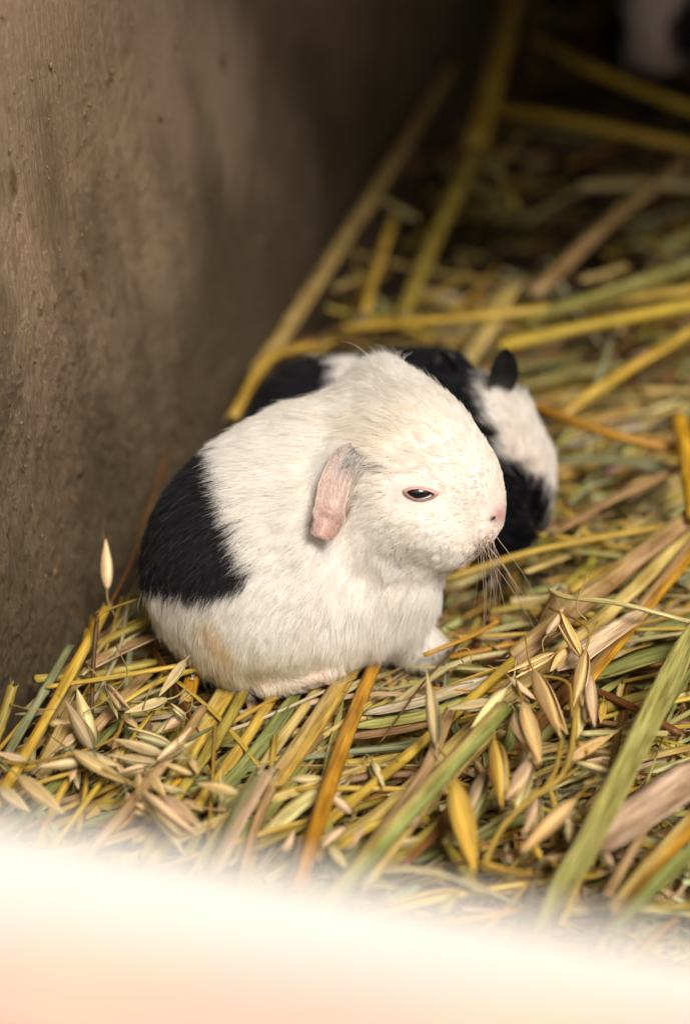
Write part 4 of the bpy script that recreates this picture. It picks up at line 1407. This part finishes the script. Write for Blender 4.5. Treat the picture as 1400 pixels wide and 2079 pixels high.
# thin curly stems and awns between the husks
GT = 'thin oat stems in the bedding'
TH = [
    ([(1115, 1235, .02), (1180, 1265, .026), (1195, 1300, .026), (1165, 1365, .02)], 'thin golden oat stem arching at the top of the right cluster', 5),
    ([(1195, 1160, .03), (1170, 1230, .028), (1190, 1260, .027)], 'thread of stem rising above the right cluster', 4),
    ([(1080, 1370, .022), (1150, 1385, .024), (1160, 1440, .022), (1165, 1500, .02), (1130, 1540, .018)], 'looping oat stem through the right cluster', 6),
    ([(1170, 1425, .022), (1150, 1560, .02), (1080, 1620, .02), (1020, 1680, .016), (980, 1760, .012)], 'thicker golden oat stem below the right cluster', 11),
    ([(1140, 1500, .02), (1120, 1580, .02), (1060, 1640, .018)], 'golden oat stem behind the thicker one', 8),
    ([(0, 1545, .012), (60, 1548, .013), (150, 1530, .014), (230, 1500, .013), (250, 1462, .013)], 'grey curling oat twig of the left cluster', 6),
    ([(170, 1448, .016), (215, 1420, .018), (258, 1370, .018), (235, 1310, .014)], 'fine thread arching over the left cluster', 3),
    ([(195, 1260, .022), (215, 1240, .024), (300, 1210, .016)], 'fine brown stem beside the rump', 6),
    ([(290, 1440, .014), (305, 1400, .02), (330, 1370, .016)], 'fine golden thread above the ribbed husk', 3),
    ([(390, 1530, .014), (360, 1505, .018), (385, 1475, .02), (400, 1490, .018)], 'hooked thread on the tan husk', 3),
    ([(940, 1345, .012), (925, 1322, .016), (950, 1318, .016), (955, 1345, .014), (930, 1350, .012)], 'tiny brown curl of stem right of the front paw', 3),
    ([(870, 1440, .014), (890, 1400, .018), (960, 1385, .016)], 'fine thread beside the lone pale husk', 3),
    ([(20, 1430, .014), (60, 1440, .018), (115, 1440, .016)], 'fine grey thread near the left edge', 3),
]
for pts, lab, w in TH:
    path = [at(*p) for p in pts]
    o0 = path[0].copy()
    P = catmull([p - o0 for p in path], 18)
    V_, F_, C_, T_ = sweep(P, ring(5), lambda u: w * U, lambda u: w * U, CO['gold'] if w > 4 else CO['tan'])
    o = link('thin_straw', mesh('thin_straw', V_, F_, C_, T_), M_HUSK); o.location = o0
    tag(o, lab, 'straw', GT)


# ---- loose straw and the mass under it --------------------------------------
def ok_place(p, marg=0.0):
    return (p - w0).dot(wnor) > 0.004 + marg and (p - w0).dot(wdir) > -0.2


def pig_clear(pts):
    A = np.array([tuple(p) for p in pts])
    return PIG1(A).min() > 0.001


HOLLOWS = [(at(950, 1200), 0.023), (at(1020, 1150), 0.016), (at(300, 1230), 0.008), (at(270, 1160), 0.010), (at(1220, 150), 0.085), (at(1130, 470), 0.045), (at(830, 430), 0.03), (at(960, 470), 0.03), (at(640, 800), 0.02)]


def in_hollow(p): return any((p.x - c.x) ** 2 + (p.y - c.y) ** 2 < r * r for c, r in HOLLOWS)


LR = random.Random(99)
protos = []
for i in range(18):
    kind = ('tube', 'flat', 'leaf', 'tube', 'leaf', 'flat')[i % 6]
    colour = ('gold', 'tan', 'pale', 'olive', 'greygreen', 'pink', 'yellow', 'tan', 'lime', 'orange', 'pale', 'brown', 'gold', 'rose', 'green', 'tan', 'white', 'gold')[i]
    L = 0.045
    bend = LR.uniform(-0.004, 0.004)
    path = [Vector((-L / 2, 0, 0)), Vector((0, bend, 0.001)), Vector((L / 2, 0, 0))]
    V_, F_, C_, T_ = stalk_data(path, LR.uniform(0.0013, 0.0030), CO[colour], kind, LR, n=8, taper=0.2)
    protos.append((mesh('leaf_blade' if kind == 'leaf' else 'straw_stalk', V_, F_, C_, T_), kind, colour))
    protos[-1][0].materials.append(M_LEAF if kind == 'leaf' else M_STRAW)
    protos[-1][0].polygons.foreach_set('use_smooth', [True] * len(F_))

LAND = [('the bright orange stalk', 690, 1520), ('the hind foot of the white guinea pig', 640, 1390), ('the broad split golden stalk', 390, 1530), ('the green blade below the belly', 500, 1540),
        ('the cut pinkish green stalk', 500, 1640), ('the open husk of the left cluster', 165, 1470), ('the jointed stalk by the wall', 120, 1400), ('the left edge of the photo', 10, 1560),
        ('the lowest open tan husk', 340, 1670), ('the rump of the white guinea pig', 300, 1300), ('the lone pale husk', 878, 1430), ('the whitish sideways blade', 840, 1430),
        ('the cut green stem', 880, 1600), ('the bright yellow husk', 1015, 1575), ('the plump golden husk', 1115, 1440), ('the joint of the thick pinkish stalk', 1045, 1335), ('the front paw', 880, 1320),
        ('the chin of the white guinea pig', 930, 1180), ('the large green leaf', 1300, 1350), ('the thin shiny wavy stem', 1250, 1225), ('the broad pink husk leaf', 1310, 1650), ('the long green blade', 1200, 1700),
        ('the long yellow husk near the board', 945, 1700), ('the lower right corner', 1360, 1850), ('the white board below', 1080, 1860), ('the foot of the orange stalk', 610, 1770), ('the nose of the black guinea pig', 1110, 1100), ('the blurred brown stalk beside the black face', 1220, 880),
        ('the ear of the black guinea pig', 1025, 740), ('the slanting ochre stalk', 1300, 740), ('the bright yellow blurred stalk', 1250, 640), ('the blurred pale level stalk', 1290, 375),
        ('the thick blurred stalk at the top', 1010, 170), ('the stalk lying along the wall', 720, 460), ('the blurred brown stalk at the back', 880, 480), ('the far guinea pig', 1320, 170), ('the stalk end at the right edge', 1395, 950), ('the back of the black guinea pig', 760, 690)]
ZONES = [  # px range, py range, count, direction (deg, world), spread
    ((-20, 560), (1400, 1720), 40, 60, 28),
    ((560, 1420), (1380, 1560), 40, 25, 35),
    ((520, 1440), (1560, 1900), 62, 38, 35),
    ((860, 1440), (1120, 1380), 46, 15, 30),
    ((1080, 1460), (640, 1120), 24, 30, 45),
    ((560, 1440), (60, 660), 34, 50, 50),
    ((-20, 330), (1220, 1400), 12, 60, 30),
]
GLS = 'loose bits of straw'
taken = set()
NICE = dict(gold='golden', tan='tan', pale='pale', olive='olive', greygreen='grey green', pink='pinkish', yellow='yellow', lime='light green', orange='orange', brown='dark brown', rose='rosy', green='green', white='whitish')
for (x0, x1), (y0, y1), cnt, dirn, spread in ZONES:
    k = 0
    tries = 0
    while k < cnt and tries < 3000:
        tries += 1
        z = LR.uniform(0.0, 0.007)
        px, py = LR.uniform(x0, x1), LR.uniform(y0, y1)
        p = at(px, py, z)
        a = math.radians(LR.gauss(dirn, spread))
        d = Vector((math.cos(a), math.sin(a), LR.uniform(-0.12, 0.12)))
        sc = LR.choice((0.55, 0.8, 1.1, 1.7))
        ends = [p + d * 0.0225 * sc * t for t in (-1, -0.5, 0, 0.5, 1)]
        if not all(ok_place(e) for e in ends) or not pig_clear(ends) or any(in_hollow(e) for e in ends[1:4]): continue
        me, kind, colour = protos[LR.randrange(len(protos))]
        nm = 'leaf_blade' if kind == 'leaf' else 'straw_stalk'
        word = dict(tube='round straw', flat='crushed straw', leaf='leaf strip')[kind]
        lm = min(LAND, key=lambda q: (q[1] - px) ** 2 + (q[2] - py) ** 2)
        dx, dy = px - lm[1], py - lm[2]
        rel = ('right of' if dx > 0 else 'left of') if abs(dx) > abs(dy) else ('below' if dy > 0 else 'above')
        size = {0.55: 'stubby ', 0.8: 'short ', 1.1: 'middling ', 1.7: 'long '}[sc]
        label = '%s%s %s %s %s' % (size, NICE[colour], word, rel, lm[0])
        if label in taken: continue
        taken.add(label)
        o = bpy.data.objects.new(nm, me)
        COL.objects.link(o)
        o.location = p
        o.rotation_euler = (LR.uniform(0, 6.28) if kind != 'leaf' else LR.uniform(-0.6, 0.6), -math.asin(d.normalized().z), a)
        ws = LR.uniform(0.7, 1.4)
        o.scale = (sc, ws, ws)
        tag(o, label, 'leaf' if kind == 'leaf' else 'straw', GLS)
        k += 1


HR = random.Random(314)
FIELDS = [((20, 420), (1440, 1700), 22, ('pale', 'lime', 'greygreen', 'tan')), ((960, 1260), (1400, 1800), 24, ('gold', 'tan', 'pale', 'yellow')), ((560, 960), (1540, 1760), 9, ('pale', 'tan'))]
for (x0, x1), (y0, y1), cnt, cols in FIELDS:
    k = 0
    while k < cnt:
        x, y = HR.uniform(x0, x1), HR.uniform(y0, y1)
        a = HR.uniform(0, 6.28); L_ = HR.uniform(38, 82)
        x2, y2 = x + L_ * math.cos(a), y + L_ * math.sin(a) * 0.75
        z = HR.uniform(0.004, 0.012)
        if not (ok_place(at(x, y, z), 0.003) and ok_place(at(x2, y2, z), 0.003) and pig_clear([at(x, y, z), at(x2, y2, z)])): continue
        lm = min(LAND, key=lambda q: (q[1] - x) ** 2 + (q[2] - y) ** 2)
        dx, dy = x - lm[1], y - lm[2]
        rel = ('right of' if dx > 0 else 'left of') if abs(dx) > abs(dy) else ('below' if dy > 0 else 'above')
        col = HR.choice(cols)
        label = '%s %s husk %s %s' % ('tiny' if L_ < 60 else 'small', dict(pale='pale', lime='greenish', greygreen='greyish', tan='straw coloured', gold='golden', yellow='yellow')[col], rel, lm[0])
        if label in taken: label = 'second ' + label
        if label in taken: continue
        taken.add(label)
        spikelet((x, y), (x2, y2), col, label, z, z + HR.uniform(-0.003, 0.005))
        k += 1


def bedding():
    V, F, C, T = [], [], [], []
    R = random.Random(5)
    names = ['gold', 'tan', 'pale', 'pale', 'olive', 'pink', 'pale', 'brown', 'yellow', 'tan', 'gold', 'white', 'tan', 'pale', 'gold', 'lime', 'pale']
    n = 0
    tries = 0
    while n < 11500 and tries < 90000:
        tries += 1
        # denser where it is seen near
        if R.random() < 0.80:
            p = at(R.uniform(-150, 1550), R.uniform(900, 2050), 0)
        else:
            p = at(R.uniform(-200, 1650), R.uniform(-150, 1100), 0)
        far = p.y > 0.05
        p.z = -0.032 + 0.030 * R.random() ** 0.75 if not far else -0.034 + 0.032 * R.random()
        if in_hollow(p):
            if R.random() < 0.7: continue
            p.z -= 0.018
        if not ok_place(p): continue
        a = math.radians(R.gauss(28, 36))
        L = R.uniform(0.008, 0.040) * (1.4 if far else 1)
        d = Vector((math.cos(a), math.sin(a), R.uniform(-0.28, 0.28)))
        if not ok_place(p + d * L / 2) or not ok_place(p - d * L / 2): continue
        if PIG1(np.array([tuple(p)]))[0] < 0.0005: continue
        w = (R.uniform(0.0003, 0.0014) if R.random() < 0.6 else R.uniform(0.0012, 0.0028)) * (1.4 if far else 1)
        c = jig(CO[names[R.randrange(len(names))]], 0.2, R)
        side = Vector((-d.y, d.x, 0)).normalized()
        roll = R.uniform(-1, 1)
        sd = (side * math.cos(roll) + Vector((0, 0, 1)) * math.sin(roll)) * w / 2
        up = side.cross(d.normalized()).normalized() * (w * R.uniform(0.12, 0.4))
        bend = side * R.uniform(-0.12, 0.12) * L
        b0 = len(V)
        for i, t in enumerate((-0.5, 0.0, 0.5)):
            q = p + d * L * t + bend * (1 - 4 * t * t)
            k = 0.55 if (i == 2 and R.random() < 0.5) else 1
            for s_, e in ((-1, 0), (0, 1), (1, 0), (0, -1)):
                V.append(q + sd * s_ * k + up * e)
                C.append(c)
                T.append(((t + 0.5) * L * 100, (s_ + 1) / 2 + R.random() * 0.02))
        for i in range(2):
            for j in range(4):
                k = (j + 1) % 4
                F.append((b0 + i * 4 + j, b0 + i * 4 + k, b0 + i * 4 + 4 + k, b0 + i * 4 + 4 + j))
        F.append((b0 + 3, b0 + 2, b0 + 1, b0)); F.append((b0 + 8, b0 + 9, b0 + 10, b0 + 11))
        n += 1
    o = link('straw_bedding', mesh('straw_bedding', V, F, C, T), M_DEBRIS, smooth=False)
    tag(o, 'mass of chopped straw, chaff and hay covering the floor of the pen', 'straw bedding', kind='stuff')


bedding()


def crumbs():
    V, F = [], []
    R = random.Random(44)
    for i in range(200):
        px, py = R.uniform(-30, 520) * R.random() ** 0.4, R.uniform(0, 1350)
        r = ray(px, py)
        t = (w0 - CAM).dot(wnor) / r.dot(wnor)
        p = CAM + r * t
        if p.z < 0.004: continue
        p = p - wnor * LEAN * p.z
        s_ = R.uniform(0.00015, 0.0005) * (1.8 if R.random() < 0.12 else 1)
        sz = (s_ * R.uniform(0.7, 1.2), s_ * R.uniform(0.7, 1.2), s_ * R.uniform(0.9, 2.0))
        v, f_ = uv_sphere(p + wnor * 0.0012, sz, 6, 4)
        b0 = len(V)
        V += [q + Vector((R.gauss(0, 1), R.gauss(0, 1), R.gauss(0, 1))) * s_ * 0.12 for q in v]
        F += [tuple(b0 + k for k in q) for q in f_]
    o = link('mud_crumbs', mesh('mud_crumbs', V, F), plain_material('dried_mud', (0.14, 0.08, 0.03), (0.27, 0.17, 0.08), 300, 0.8))
    tag(o, 'dried mud crumbs stuck to the plastered wall', 'mud crumbs', kind='stuff')


crumbs()
